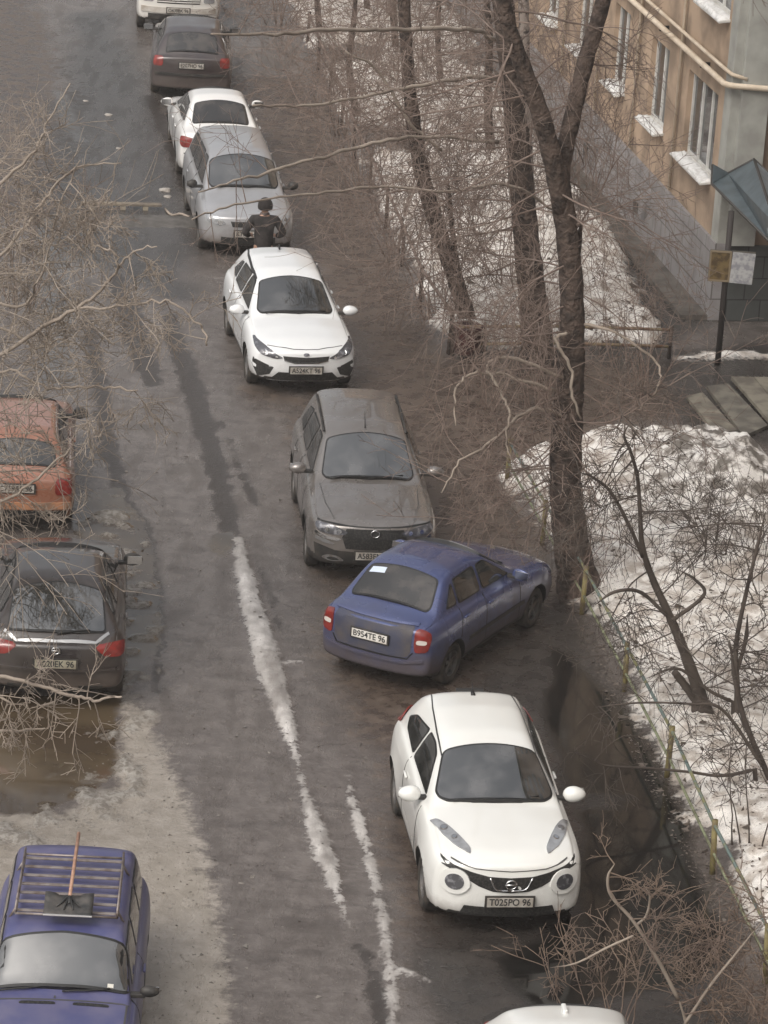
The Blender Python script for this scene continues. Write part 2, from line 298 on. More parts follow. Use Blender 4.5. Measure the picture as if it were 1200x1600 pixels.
def ground_mat():
    M = bpy.data.materials.new('ground'); M.use_nodes = True; t = M.node_tree; N = t.nodes; K = t.links; P = N['Principled BSDF']
    geo = N.new('ShaderNodeNewGeometry')
    def noise(sc, det=6, rough=.55, vec=None):
        n = N.new('ShaderNodeTexNoise'); n.inputs['Scale'].default_value = sc; n.inputs['Detail'].default_value = det; n.inputs['Roughness'].default_value = rough
        K.new(vec or geo.outputs['Position'], n.inputs['Vector']); return n.outputs[0]
    def math_(op, a, b=None, c=None):
        m_ = N.new('ShaderNodeMath'); m_.operation = op
        for i, q in enumerate((a, b, c)):
            if q is None: continue
            if isinstance(q, (int, float)): m_.inputs[i].default_value = q
            else: K.new(q, m_.inputs[i])
        return m_.outputs[0]
    def rng(v, a, b, c=0, d=1, sm=True):
        r = N.new('ShaderNodeMapRange'); r.inputs[1].default_value = a; r.inputs[2].default_value = b; r.inputs[3].default_value = c; r.inputs[4].default_value = d
        if sm: r.interpolation_type = 'SMOOTHSTEP'
        K.new(v, r.inputs[0]); return r.outputs[0]
    def mix(f, a, b):
        x = N.new('ShaderNodeMix'); x.data_type = 'RGBA'
        if isinstance(f, (int, float)): x.inputs[0].default_value = f
        else: K.new(f, x.inputs[0])
        for i, q in ((6, a), (7, b)):
            if isinstance(q, tuple): x.inputs[i].default_value = (*q, 1)
            else: K.new(q, x.inputs[i])
        return x.outputs[2]
    def mixf(f, a, b):
        x = N.new('ShaderNodeMix'); x.data_type = 'FLOAT'; K.new(f, x.inputs[0])
        for i, q in ((2, a), (3, b)):
            if isinstance(q, (int, float)): x.inputs[i].default_value = q
            else: K.new(q, x.inputs[i])
        return x.outputs[0]
    n1 = noise(3.5, 9, .62); n2 = noise(.7, 6); n3 = noise(14, 6, .65); n4 = noise(60, 3, .6)
    mp = N.new('ShaderNodeMapping'); mp.inputs['Scale'].default_value = (2.2, .5, 1); mp.inputs['Rotation'].default_value = (0, 0, R(8)); K.new(geo.outputs['Position'], mp.inputs[0])
    nstr = noise(1.3, 8, .6, mp.outputs[0])
    def attr(k, amp=.25, e=.04):
        a = N.new('ShaderNodeAttribute'); a.attribute_name = k
        v = math_('ADD', a.outputs['Fac'], math_('MULTIPLY', math_('SUBTRACT', n3, .5), amp)); v = math_('ADD', v, math_('MULTIPLY', math_('SUBTRACT', n1, .5), amp * 1.6))
        return rng(v, -e, e)
    base = mix(rng(n1, .35, .68), A0, A1)
    base = mix(rng(nstr, .42, .66, 0, .42), base, A2)
    base = mix(rng(n3, .55, .7, 0, .35), base, A3)
    mp2 = N.new('ShaderNodeMapping'); mp2.inputs['Scale'].default_value = (.9, 3.2, 1); mp2.inputs['Rotation'].default_value = (0, 0, R(4)); K.new(geo.outputs['Position'], mp2.inputs[0])
    ntr = noise(.9, 9, .68, mp2.outputs[0]); base = mix(rng(ntr, .53, .62, 0, .28), base, W0); base = mix(rng(ntr, .36, .30, 0, .35), base, A3)
    # thin cracks
    vo = N.new('ShaderNodeTexVoronoi'); vo.feature = 'DISTANCE_TO_EDGE'; vo.inputs['Scale'].default_value = .42
    wv = N.new('ShaderNodeVectorMath'); wv.operation = 'ADD'; cn = N.new('ShaderNodeTexNoise'); cn.inputs['Scale'].default_value = 2.0; cn.inputs['Detail'].default_value = 6
    K.new(geo.outputs['Position'], cn.inputs['Vector']); K.new(geo.outputs['Position'], wv.inputs[0]); K.new(cn.outputs['Color'], wv.inputs[1]); K.new(wv.outputs[0], vo.inputs['Vector'])
    crack = math_('MULTIPLY', rng(vo.outputs['Distance'], .007, .0, 0, .5), rng(n2, .5, .6))
    base = mix(crack, base, (.03, .026, .023))
    base = mix(attr('light', .3, .12), base, mix(rng(n1, .35, .7), L0, L1))
    mud = attr('mud', .9, .35)
    base = mix(mud, base, mix(rng(n1, .38, .66), U0, U1))
    dk = attr('dark', .5, .25); base = mix(math_('MULTIPLY', dk, .75), base, (.028, .027, .026))
    pt = attr('patch', .2, .05); base = mix(math_('MULTIPLY', pt, .5), base, (.12, .12, .12))
    wet = attr('wet', .16, .05); base = mix(math_('MULTIPLY', wet, .85), base, W0)
    bp = attr('brownpud', .12, .05); base = mix(bp, base, mix(rng(n2, .4, .6), BP0, BP1))
    kp = attr('blackpud', .10, .13); base = mix(kp, base, mix(rng(n1, .6, .75), (.012, .011, .010), (.03, .027, .024)))
    sl = attr('slush', .5, .1); base = mix(math_('MULTIPLY', sl, .85), base, mix(rng(n3, .4, .6), (.34, .32, .29), (.16, .14, .12)))
    ic = attr('ice', .14, .035); base = mix(math_('MULTIPLY', ic, rng(n1, .3, .65, 1, .5)), base, mix(rng(nstr, .38, .68), (.66, .63, .60), (.34, .315, .295)))
    sn = attr('snow', .35, .10)
    hp = N.new('ShaderNodeAttribute'); hp.attribute_name = 'heap'
    dirt = rng(n1, .40, .62)
    snowc = mix(math_('MINIMUM', dirt, 1), S0, S1)
    snowc = mix(math_('MINIMUM', math_('MULTIPLY', math_('MULTIPLY', hp.outputs['Fac'], rng(n1, .42, .62)), 1.4), .9), snowc, (.13, .115, .098))
    snowc = mix(rng(n4, .54, .68, 0, .55), snowc, (.14, .115, .095))
    base = mix(sn, base, snowc)
    K.new(base, P.inputs['Base Color'])
    pud = math_('MAXIMUM', bp, kp)
    rough = mixf(rng(nstr, .4, .62), .12, .38); rough = mixf(wet, rough, .36)
    rough = mixf(mud, rough, mixf(rng(n1, .42, .6), .2, .5)); rough = mixf(pud, rough, .06)
    solid = math_('MAXIMUM', math_('MAXIMUM', sn, ic), sl); rough = mixf(solid, rough, .75)
    K.new(rough, P.inputs['Roughness'])
    h = math_('ADD', math_('MULTIPLY', n1, .6), math_('MULTIPLY', n3, .3)); h = math_('ADD', h, math_('MULTIPLY', n4, .12))
    h = math_('SUBTRACT', h, math_('MULTIPLY', crack, .3))
    b = N.new('ShaderNodeBump'); b.inputs['Distance'].default_value = .05
    st = math_('MULTIPLY', math_('SUBTRACT', 1.0, math_('MULTIPLY', math_('MULTIPLY', pud, math_('SUBTRACT', 1.0, solid)), .985)), .55); K.new(st, b.inputs['Strength'])
    K.new(h, b.inputs['Height']); K.new(b.outputs[0], P.inputs['Normal'])
    return M
A0, A1, A2, A3 = (.112, .095, .086), (.172, .150, .137), (.076, .063, .056), (.215, .193, .176)
L0, L1 = (.27, .238, .20), (.36, .322, .28)
U0, U1 = (.062, .046, .038), (.128, .098, .078)
W0 = (.034, .027, .023); BP0, BP1 = (.06, .043, .028), (.10, .074, .046)
S0, S1 = (.82, .785, .74), (.44, .385, .335)
M_GROUND = ground_mat()
ground()
# ------------------------------------------------------------------ apartment building on the right
CB = at(1110, 500)[:2]; DW = np.array([-.1918, .9814]); DN = np.array([-DW[1], DW[0]])   # along the wall; DN points out to the road
if DN[0] > 0: DN = -DN
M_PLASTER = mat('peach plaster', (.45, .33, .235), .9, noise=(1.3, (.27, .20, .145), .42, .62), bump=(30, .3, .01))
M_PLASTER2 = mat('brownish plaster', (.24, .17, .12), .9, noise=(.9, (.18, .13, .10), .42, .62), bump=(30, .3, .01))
M_PILA = mat('pale corner paint', (.40, .40, .365), .8, noise=(2, (.30, .295, .27), .4, .6))
M_WHITE = mat('white frame', (.68, .67, .64), .5, noise=(5, (.52, .50, .47), .4, .7))
M_WGLASS = mat('window glass', (.03, .033, .036), .05, ior=1.8, noise=(3, (.07, .07, .07), .4, .6))
M_SNOW = mat('snow', (.80, .79, .77), .8, noise=(12, (.6, .58, .55), .45, .7), bump=(18, .8, .03))
M_PIPE = mat('cream gas pipe', (.66, .56, .44), .5, noise=(3, (.52, .42, .31), .4, .65))
def tile_mat(name, c0, c1, mortar, sx, sy):
    M = bpy.data.materials.new(name); M.use_nodes = True; t = M.node_tree; N = t.nodes; P = N['Principled BSDF']; P.inputs['Roughness'].default_value = .7
    tc = N.new('ShaderNodeTexCoord'); uvm = N.new('ShaderNodeCombineXYZ'); sp = N.new('ShaderNodeSeparateXYZ'); t.links.new(tc.outputs['Object'], sp.inputs[0])
    ad = N.new('ShaderNodeMath'); t.links.new(sp.outputs[0], ad.inputs[0]); t.links.new(sp.outputs[1], ad.inputs[1]); t.links.new(ad.outputs[0], uvm.inputs[0]); t.links.new(sp.outputs[2], uvm.inputs[1])
    b = N.new('ShaderNodeTexBrick'); b.inputs['Scale'].default_value = 1; b.inputs['Brick Width'].default_value = sx; b.inputs['Row Height'].default_value = sy; b.inputs['Mortar Size'].default_value = .012
    b.inputs['Color1'].default_value = (*c0, 1); b.inputs['Color2'].default_value = (*c1, 1); b.inputs['Mortar'].default_value = (*mortar, 1); t.links.new(uvm.outputs[0], b.inputs['Vector'])
    n = N.new('ShaderNodeTexNoise'); n.inputs['Scale'].default_value = 3; n.inputs['Detail'].default_value = 7; t.links.new(tc.outputs['Object'], n.inputs['Vector'])
    mr = N.new('ShaderNodeMapRange'); mr.inputs[1].default_value = .42; mr.inputs[2].default_value = .68; mr.inputs[4].default_value = .5; t.links.new(n.outputs[0], mr.inputs[0])
    x = N.new('ShaderNodeMix'); x.data_type = 'RGBA'; x.blend_type = 'MULTIPLY'; x.inputs[7].default_value = (.55, .5, .48, 1); t.links.new(mr.outputs[0], x.inputs[0]); t.links.new(b.outputs[0], x.inputs[6]); t.links.new(x.outputs[2], P.inputs['Base Color'])
    bp = N.new('ShaderNodeBump'); bp.inputs['Distance'].default_value = .02; bp.invert = True; t.links.new(b.outputs['Fac'], bp.inputs['Height']); t.links.new(bp.outputs[0], P.inputs['Normal'])
    return M
M_PLINTH = tile_mat('plinth tiles', (.30, .285, .285), (.26, .245, .24), (.14, .13, .125), .62, .40)
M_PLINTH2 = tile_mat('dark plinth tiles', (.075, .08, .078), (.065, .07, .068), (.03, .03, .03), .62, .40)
def building():
    # local frame: x along the long wall away from the near corner, y = outwards towards the road, z up
    A = math.atan2(DW[1], DW[0]); root = empty('apartment_building', (CB[0], CB[1], 0), A)
    tag(root, 'peach plastered apartment building with tiled plinth, white windows and cream gas pipes', 'building')
    L, D, Hh = 46, 13, 16.5     # body extends to negative y (away from the road)
    wins = []
    for fl in range(5):
        z0 = 2.34 + 2.99 * fl
        wl = [(.86, 2.92), (4.38, 5.70), (7.50, 8.72), (10.6, 11.9), (13.6, 14.9)] + [(16.6 + 3 * k, 17.9 + 3 * k) for k in range(9)]
        if fl >= 1: wl[0] = (.62, 2.3)
        for a, b in wl: wins.append((a, b, z0, z0 + 1.56))
    # the long wall as a grid of faces with real window holes
    def wall(name, m_, xs0, xs1, zs, holes, y=0., parent=root):
        xs = sorted({xs0, xs1} | {q for h in holes for q in h[:2] if xs0 < q < xs1}); z_ = sorted(set(zs) | {q for h in holes for q in h[2:] if zs[0] < q < zs[1]})
        V = []; F = []
        def v(*p): V.append(p); return len(V) - 1
        for i in range(len(xs) - 1):
            for k in range(len(z_) - 1):
                cx, cz = (xs[i] + xs[i + 1]) / 2, (z_[k] + z_[k + 1]) / 2
                if any(h[0] < cx < h[1] and h[2] < cz < h[3] for h in holes): continue
                F.append((v(xs[i + 1], y, z_[k]), v(xs[i], y, z_[k]), v(xs[i], y, z_[k + 1]), v(xs[i + 1], y, z_[k + 1])))
        for a, b, c, d in holes:
            dp = -.16
            for p, q in (((a, c), (b, c)), ((b, c), (b, d)), ((b, d), (a, d)), ((a, d), (a, c))):
                F.append((v(p[0], y, p[1]), v(q[0], y, q[1]), v(q[0], y + dp, q[1]), v(p[0], y + dp, p[1])))
        return meshobj(name, V, F, m_, parent)
    wall('wall', M_PLASTER, 0, L, (1.43, Hh), wins)
    # plinth, a few cm proud
    bm = bmesh.new(); box(bm, (L / 2 - .02, .03 - .2, .715), (L + .04, .46, 1.43)); po = bmobj('plinth', bm, M_PLINTH, root)
    bm = bmesh.new(); box(bm, (L / 2, .28, .04), (L, .55, .1)); bmobj('blind_area', bm, mat('blind area concrete', (.13, .115, .10), .9, noise=(3, (.08, .07, .06), .4, .6)), root)
    # front wall (faces the camera side) and the rest of the block
    bm = bmesh.new()
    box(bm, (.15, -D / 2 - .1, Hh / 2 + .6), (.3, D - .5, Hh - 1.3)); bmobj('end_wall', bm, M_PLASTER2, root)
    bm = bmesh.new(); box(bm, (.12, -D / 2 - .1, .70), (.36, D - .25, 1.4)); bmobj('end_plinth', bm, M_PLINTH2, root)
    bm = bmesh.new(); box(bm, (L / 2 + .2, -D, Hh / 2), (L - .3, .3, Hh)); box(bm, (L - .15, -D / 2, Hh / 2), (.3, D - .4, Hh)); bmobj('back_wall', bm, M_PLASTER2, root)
    bm = bmesh.new(); box(bm, (L / 2, -D / 2, Hh + .12), (L + .8, D + .9, .24)); bmobj('roof', bm, M_PILA, root)
    bm = bmesh.new(); box(bm, (.18, -.13, Hh / 2 + .7), (.42, .32, Hh - 1.42), None, .01); box(bm, (-.09, -.38, Hh / 2 + .7), (.14, .5, Hh - 1.44), None, .01); bmobj('corner_pilaster', bm, M_PILA, root)
    for a, b, c, d in wins:
        if a > 22 and c > 3: 
            pass
        bm = bmesh.new(); y = -.13; f = .06
        box(bm, ((a + b) / 2, y, c + f / 2), (b - a, .06, f)); box(bm, ((a + b) / 2, y, d - f / 2), (b - a, .06, f))
        nm = 3 if b - a > 1.8 else 2
        for k in range(nm + 1):
            x = a + f / 2 + (b - a - f) * k / nm; box(bm, (x, y + .002, (c + d) / 2), (f * (1.3 if 0 < k < nm else 1), .06, d - c - 2 * f))
        fr = bmobj('window', bm, M_WHITE, root)
        bm = bmesh.new(); box(bm, ((a + b) / 2, y - .01, (c + d) / 2), (b - a - .02, .012, d - c - .02)); bmobj('pane', bm, M_WGLASS, fr)
        bm = bmesh.new(); box(bm, ((a + b) / 2, .06, c - .03), (b - a + .14, .30, .035), Matrix.Rotation(R(-9), 3, 'X')); bmobj('sill', bm, M_WHITE, fr)
    # end wall window
    bm = bmesh.new()
    for y in (-1.4,):
        for z0 in (4.85, 7.85, 10.85):
            bm = bmesh.new(); box(bm, (-.02, y, z0 + .75), (.05, 1.3, 1.5)); fr = bmobj('window', bm, M_WHITE, root)
            bm = bmesh.new()
            for s_ in (-1, 1): box(bm, (-.045, y + s_ * .32, z0 + .75), (.02, .54, 1.32))
            bmobj('pane', bm, M_WGLASS, fr)
    # gas pipes
    t = Tubes(); t.add([(L, .17, 4.32), (.0, .17, 4.32), (-.12, .12, 4.32), (-.2, 0, 4.32), (-.24, -.5, 4.30), (-.24, -D + 1, 4.28)], .055, 8)
    o1 = t.build('gas_pipe', M_PIPE, root)
    t = Tubes(); t.add([(L, .10, 4.52), (.3, .10, 4.52), (-.08, .06, 4.5), (-.16, -.2, 4.44)], .035, 8); t.build('gas_pipe', M_PIPE, root)
    for k in range(9):
        bm = bmesh.new(); box(bm, (1.6 + 3 * k, .09, 4.28), (.04, .18, .10)); bmobj('pipe_bracket', bm, M_PLASTIC, root)
    for s_, zt in ((3.35, 14.), (6.5, 14.), (9.6, 14.), (12.7, 14.)):
        t = Tubes(); t.add([(s_, .06, 1.5), (s_, .06, zt)], .034, 6); t.build('drain_pipe', M_PIPE, root)
    # vents in the plinth
    for s_ in (4.9, 9.2, 15):
        bm = bmesh.new(); box(bm, (s_, .262, .75), (.35, .012, .22)); bmobj('plinth_vent', bm, M_PLASTIC, root)
    # ragged snow lying on the ground floor sills
    rng = np.random.RandomState(3)
    W_ = Matrix.Translation((CB[0], CB[1], 0)) @ Matrix.Rotation(A, 4, 'Z')
    desc = ['snow on the sill of the wide window nearest the metal canopy', 'snow on the sill of the second ground floor window from the canopy', 'snow on the sill of the third ground floor window from the canopy',
            'snow on the faint fourth sill, among the branches', 'snow on the upper floor sill at the top right']
    for i, (a, b, z, hh) in enumerate([(.84, 2.94, 2.34, .07), (4.36, 5.72, 2.34, .06), (7.5, 8.72, 2.34, .05), (10.6, 11.9, 2.34, .05), (.62, 2.3, 5.33, .06)]):
        nx, ny = 26, 7; V = []; F = []
        for k in range(nx):
            for j in range(ny):
                x = a - .05 + (b - a + .1) * k / (nx - 1); y = -.06 + .27 * j / (ny - 1); e = min(1, min(k, nx - 1 - k) / 2., min(j, ny - 1 - j) / 1.)
                q = vnoise(np.array([x * 9 + i * 7]), np.array([y * 14]))[0]
                V.append((x, y + (q - .5) * .05 * (j == ny - 1), z - .045 + .02 * (1 - j / ny) + e * (hh * (.5 + .9 * q))))
        for k in range(nx - 1):
            for j in range(ny - 1): F.append((k * ny + j, (k + 1) * ny + j, (k + 1) * ny + j + 1, k * ny + j + 1))
        o = meshobj('snow_ledge', [tuple(W_ @ Vector(q)) for q in V], F, M_SNOW, None, True); tag(o, desc[i], 'snow', 'snow lying on window sills')
        md = o.modifiers.new('s', 'SOLIDIFY'); md.thickness = .03; md.offset = -1
building()
# canopy over the entrance, grey blue sheet metal
def canopy():
    M_C = mat('grey blue sheet metal', (.12, .15, .165), .45, metal=.3, noise=(3, (.085, .105, .115), .4, .65)); M_C2 = mat('pale blue sheet metal', (.27, .32, .35), .4, metal=.3, noise=(3, (.2, .25, .28), .4, .65))
    root = empty('entrance_canopy', tuple(at(1145, 560)[:2]) + (0,)); tag(root, 'grey blue gabled sheet metal canopy over the entrance at the right edge', 'canopy')
    o0 = np.array(root.location)
    def q3(px, py, z): return at(px, py, z) - o0
    E1, E2 = q3(1112, 287, 2.62), q3(1203, 378, 2.62); R1, R2 = q3(1178, 249, 3.15), q3(1212, 352, 3.15)
    V1 = q3(1137, 271, 2.72); T1 = q3(1113, 258, 2.9)
    Er1 = R1 + (R1 - E1) * np.array([1, 1, 0]) + np.array([0, 0, -.53]); Er2 = R2 + (R2 - E2) * np.array([1, 1, 0]) + np.array([0, 0, -.53])
    def panel(name, pts, m_, th=.03):
        n = np.cross(pts[1] - pts[0], pts[2] - pts[0]); n /= np.linalg.norm(n); k = len(pts)
        V = [tuple(p) for p in pts] + [tuple(p - n * th) for p in pts]; F = [tuple(range(k)), tuple(range(2 * k - 1, k - 1, -1))] + [(i, k + i, k + (i + 1) % k, (i + 1) % k) for i in range(k)]
        return meshobj(name, V, F, m_, root)
    panel('roof_slope', [R1, V1, E1, E2, R2], M_C); panel('roof_slope', [R1, R2, Er2, Er1], M_C2)
    panel('side_flashing', [T1, V1, E1], M_C)
    tr = Tubes()
    tr.add([T1, V1, R1], .025, 5); tr.add([R1, R2], .03, 5); tr.add([T1, E1, E2], .025, 5); tr.add([R1, Er1], .025, 5); tr.build('edge_trim', mat('dark trim', (.045, .04, .037), .5), root)
    # posts
    tp = Tubes(); b = at(1121, 570) - o0; tp.add([b, atY(1143, 330, at(1121, 570)[1]) - o0], .055, 8); tp.build('post', mat('rusty dark post', (.03, .024, .022), .7), root)
canopy()
def notice():
    Y = at(1121, 570)[1] - .09
    a, b, c, d = [atY(*q, Y) for q in ((1109, 391), (1180, 393), (1177, 442), (1106, 440))]
    o0 = (a + b + c + d) / 4; root = empty('notice_board', tuple(o0)); tag(root, 'notice board with yellowed poster and loose grey sheet, on the canopy post', 'notice board')
    w_ = np.linalg.norm(b - a); h_ = np.linalg.norm(d - a)
    bm = bmesh.new(); box(bm, (0, 0, 0), (w_, .03, h_)); bmobj('board', bm, mat('board back', (.10, .09, .075), .7), root)
    bm = bmesh.new()
    for s_ in (-1, 1): box(bm, (-w_ * .26, -.025, s_ * h_ * .46), (w_ * .46, .03, .03)); box(bm, (-w_ * .26 + s_ * w_ * .22, -.024, 0), (.03, .03, h_ * .92))
    bmobj('frame', bm, mat('tan frame', (.22, .17, .11), .6), root)
    bm = bmesh.new(); box(bm, (-w_ * .26, -.021, 0), (w_ * .40, .01, h_ * .86)); bmobj('poster', bm, mat('yellowed poster', (.16, .11, .045), .6, noise=(9, (.07, .045, .02), .42, .6)), root)
    bm = bmesh.new(); box(bm, (w_ * .24, -.03, -.01), (w_ * .5, .012, h_ * .98), Matrix.Rotation(R(2), 3, 'Y')); bmobj('paper_sheet', bm, mat('weathered paper', (.42, .42, .42), .7, noise=(12, (.25, .25, .27), .42, .6)), root)
notice()

# the taller block that stands right of the frame: it shows only as the dark side of the windscreens
def neighbour():
    root = empty('apartment_building', (10.2, 12, 0), 0.0); tag(root, 'taller block beyond the right edge, seen only mirrored as the dark side of windscreens', 'building')
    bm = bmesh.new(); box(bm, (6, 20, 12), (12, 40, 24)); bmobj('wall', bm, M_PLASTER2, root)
    bm = bmesh.new(); box(bm, (6, 20, 24.1), (12.8, 40.8, .2)); bmobj('roof', bm, M_PILA, root)
    for fl in range(8):
        bm = bmesh.new()
        for k in range(12): box(bm, (-.02, 2.2 + 3.25 * k, 2.6 + 2.8 * fl), (.06, 1.5, 1.4))
        bmobj('window_row', bm, M_WGLASS, root)
neighbour()
# ------------------------------------------------------------------ cars
def smooth_profile(pts, xs, k=.05):
    P = sorted(pts); X = np.array([p[0] for p in P]); Z = np.array([p[1] for p in P])
    out = np.zeros_like(xs); offs = np.linspace(-2, 2, 9); wt = np.exp(-offs ** 2 / 1.2)
    for o, q in zip(offs, wt): out += q * np.interp(np.clip(xs + o * k, X[0], X[-1]), X, Z)
    return out / wt.sum()
def chaikin(P, it=2):
    for _ in range(it):
        Q = [P[0]]
        for a, b in zip(P[:-1], P[1:]):
            Q.append(.75 * a + .25 * b); Q.append(.25 * a + .75 * b)
        Q.append(P[-1]); P = np.array(Q)
    return P
class Car:
    """x forward from the front axle, y to the car's left, z up"""
    def __init__(c, name, loc, heading, label, cat, L=4.2, W=1.75, FO=.84, WB=2.6, prof=None, belt=None, zg=.2, rw=.31, tumble=.42,
                 mat_body=None, clad=False, curvf=.16, curvr=.1, flare=.02, group='cars parked along the yard road', shin=.0, crown=.072, rim=None, track=None):
        c.root = empty(name, loc, heading); tag(c.root, label, cat, group)
        c.L, c.W, c.FO, c.WB, c.rw, c.mb = L, W / 2, FO, WB, rw, mat_body
        xf, xr = FO, FO - L
        nst = 76; rf = .07
        xs = np.concatenate([np.linspace(xr + rf, xf - rf, nst)])
        zt = smooth_profile(prof, xs); zb = smooth_profile(belt, xs, .1)
        V = []; rows = None; NS = []
        def section(x, zt, zb, f=None):
            hw = c.W
            S_ = min(zb, zt - .045)
            e = max(0, (x - (xf - .45)) / .45); e2 = max(0, ((xr + .4) - x) / .4)
            hw = hw * (1 - .06 * e ** 2 - .05 * e2 ** 2)
            g = zg + .06 * e + .08 * e2
            ins = .10 - shin
            h = max(0, zt - crown - S_)
            cr = crown if h > 0 else zt - S_
            yb = hw - ins
            # keep the roof side sensible
            yr = yb - tumble * h
            P = [(0, g), (hw - .2, g), (hw - .05, g + .02), (hw - .012, g + .12), (hw, g + .26), (hw, S_ - .28), (hw - .012, S_ - .13), (hw - .05, S_ - .03), (yb, S_ + .01),
                 (yb - tumble * h * .5 - .002, S_ + h * .5), (yr - .01, S_ + h * .9), (yr - .07 * min(1, h / .2 + .3), S_ + h + cr * .35), (yr * .6, S_ + h + cr * .8), (yr * .25, S_ + h + cr * .99), (0, S_ + h + cr)]
            return chaikin(np.array(P, float), 2)
        secs = [section(x, a, b) for x, a, b in zip(xs, zt, zb)]
        m_ = len(secs[0])
        full = []
        X = []
        def cap(sec, x0, sgn):
            zc = .55 * sec[:, 1].max() + .45 * sec[:, 1].min(); res = []
            for ph in (25, 50, 75, 90):
                ins = rf * (1 - math.cos(R(ph))); xx = x0 + sgn * rf * math.sin(R(ph))
                q = sec.copy(); q[:, 0] *= (1 - ins / c.W); hh = (sec[:, 1].max() - sec[:, 1].min()) / 2; q[:, 1] = zc + (q[:, 1] - zc) * (1 - ins / hh); res.append((xx, q))
            base = res[-1][1]
            for k, bul in ((.85, .008), (.6, .02), (.3, .028), (.08, .03)):
                q = base.copy(); q[:, 0] *= k; q[:, 1] = zc + (q[:, 1] - zc) * k; res.append((x0 + sgn * (rf + bul), q))
            return res
        rear = cap(secs[0], xs[0], -1)[::-1]; front = cap(secs[-1], xs[-1], 1)
        st = rear + list(zip(xs, secs)) + front
        verts = []; 
        for x, s_ in st:
            ring = [(y, z) for y, z in s_] + [(-y, z) for y, z in s_[::-1][1:-1]]
            for y, z in ring:
                ef = np.clip(x / xf, 0, 1) ** 1.5 if x > 0 else 0; er = np.clip((-(x + WB)) / (L - FO - WB), 0, 1) ** 1.5 if x < -WB else 0
                ay = min(abs(y) / c.W, 1)
                xx = x - curvf * ay ** 2.6 * ef + curvr * ay ** 2.6 * er
                # windscreen / rear glass bow: pull the sides back
                yy = y
                for xw in (0, -WB):
                    yy += math.copysign(1, y) * flare * math.exp(-((x - xw) / .42) ** 2) * math.exp(-((z - .6) / .25) ** 2) * (ay > .7)
                verts.append((xx, yy, z))
        n = 2 * m_ - 2; faces = []
        for i in range(len(st) - 1):
            for k in range(n):
                faces.append((i * n + k, i * n + (k + 1) % n, (i + 1) * n + (k + 1) % n, (i + 1) * n + k))
        faces.append(tuple(range(n))[::-1]); faces.append(tuple((len(st) - 1) * n + k for k in range(n)))
        me = bpy.data.meshes.new('body'); me.from_pydata(verts, [], faces); me.materials.append(mat_body); me.materials.append(M_PLASTIC); me.materials.append(M_SEAL)
        bm = bmesh.new(); bm.from_mesh(me); bmesh.ops.recalc_face_normals(bm, faces=bm.faces); c.bvh = BVHTree.FromBMesh(bm); bm.to_mesh(me); bm.free()
        tmp = bpy.data.objects.new('body', me); COL.objects.link(tmp)
        ra = rw + .055
        bm = bmesh.new()
        for xw in (0, -WB):
            for sg in (-1, 1):
                bmesh.ops.create_cone(bm, cap_ends=True, segments=36, radius1=ra, radius2=ra, depth=.34,
                                      matrix=Matrix.Translation((xw, sg * (c.W - .1), rw)) @ Matrix.Rotation(math.pi / 2, 4, 'X'))
        cm = bpy.data.meshes.new('cut'); bm.to_mesh(cm); bm.free(); cut = bpy.data.objects.new('cut', cm); COL.objects.link(cut)
        md = tmp.modifiers.new('b', 'BOOLEAN'); md.operation = 'DIFFERENCE'; md.object = cut; md.solver = 'EXACT'
        dg = bpy.context.evaluated_depsgraph_get(); dg.update()
        fin = bpy.data.meshes.new_from_object(tmp.evaluated_get(dg))
        bpy.data.objects.remove(tmp); bpy.data.objects.remove(cut)
        cz = c.zclad = clad
        for p in fin.polygons:
            p.use_smooth = True; q = p.center
            for xw in (0, -WB):
                d = math.hypot(q.x - xw, q.z - rw)
                if d < ra + .005 and abs(q.y) < c.W + .05 and abs(q.y) > c.W - .3: p.material_index = 2
            if clad and p.material_index == 0:
                if q.z < clad and abs(p.normal.z) < .95: p.material_index = 1
                for xw in (0, -WB) if clad > .4 else ():
                    if math.hypot(q.x - xw, q.z - rw) < ra + .055 and abs(q.y) > c.W - .06: p.material_index = 1
            if q.z < zg + .1: p.material_index = 1
        fin.name = 'body'
        o = bpy.data.objects.new('body', fin); COL.objects.link(o); o.parent = c.root; c.body = o
        try:
            fin.set_sharp_from_angle(angle=R(40))
        except Exception: pass
        for xw in (0, -WB):
            for sg in (-1, 1): c.wheel(xw, sg, rim or M_RIM)
    def wheel(c, xw, sg, rimm):
        r = c.rw; y = sg * (c.W - .115)
        bm = bmesh.new(); n = 40
        prof = [(r * .62, -.095), (r * .9, -.1), (r * .98, -.08), (r, -.05), (r, .05), (r * .98, .08), (r * .9, .1), (r * .62, .095)]
        vs = [[bm.verts.new((rr * math.cos(a), yy, rr * math.sin(a))) for rr, yy in prof] for a in np.arange(n) * 2 * math.pi / n]
        for i in range(n):
            for k in range(len(prof)): bm.faces.new((vs[i][k], vs[(i + 1) % n][k], vs[(i + 1) % n][(k + 1) % len(prof)], vs[i][(k + 1) % len(prof)]))
        bmesh.ops.recalc_face_normals(bm, faces=bm.faces)
        wo = bmobj('wheel', bm, M_TYRE, c.root, True); wo.location = (xw, y, r)
        bm = bmesh.new()
        def ring(r0, r1, y0, y1):
            bmesh.ops.create_cone(bm, cap_ends=True, segments=28, radius1=r1, radius2=r0, depth=abs(y1 - y0), matrix=Matrix.Translation((0, (y0 + y1) / 2, 0)) @ Matrix.Rotation(R(90) * sg, 4, 'X'))
        ring(r * .63, r * .63, -sg * .05, sg * .03); ring(r * .17, r * .14, sg * .02, sg * .075)
        for k in range(5):
            a = k * 2 * math.pi / 5 + .3
            box(bm, (math.cos(a) * r * .36, sg * .055, math.sin(a) * r * .36), (r * .52, .03, .055), Matrix.Rotation(-a, 3, 'Y'), .008)
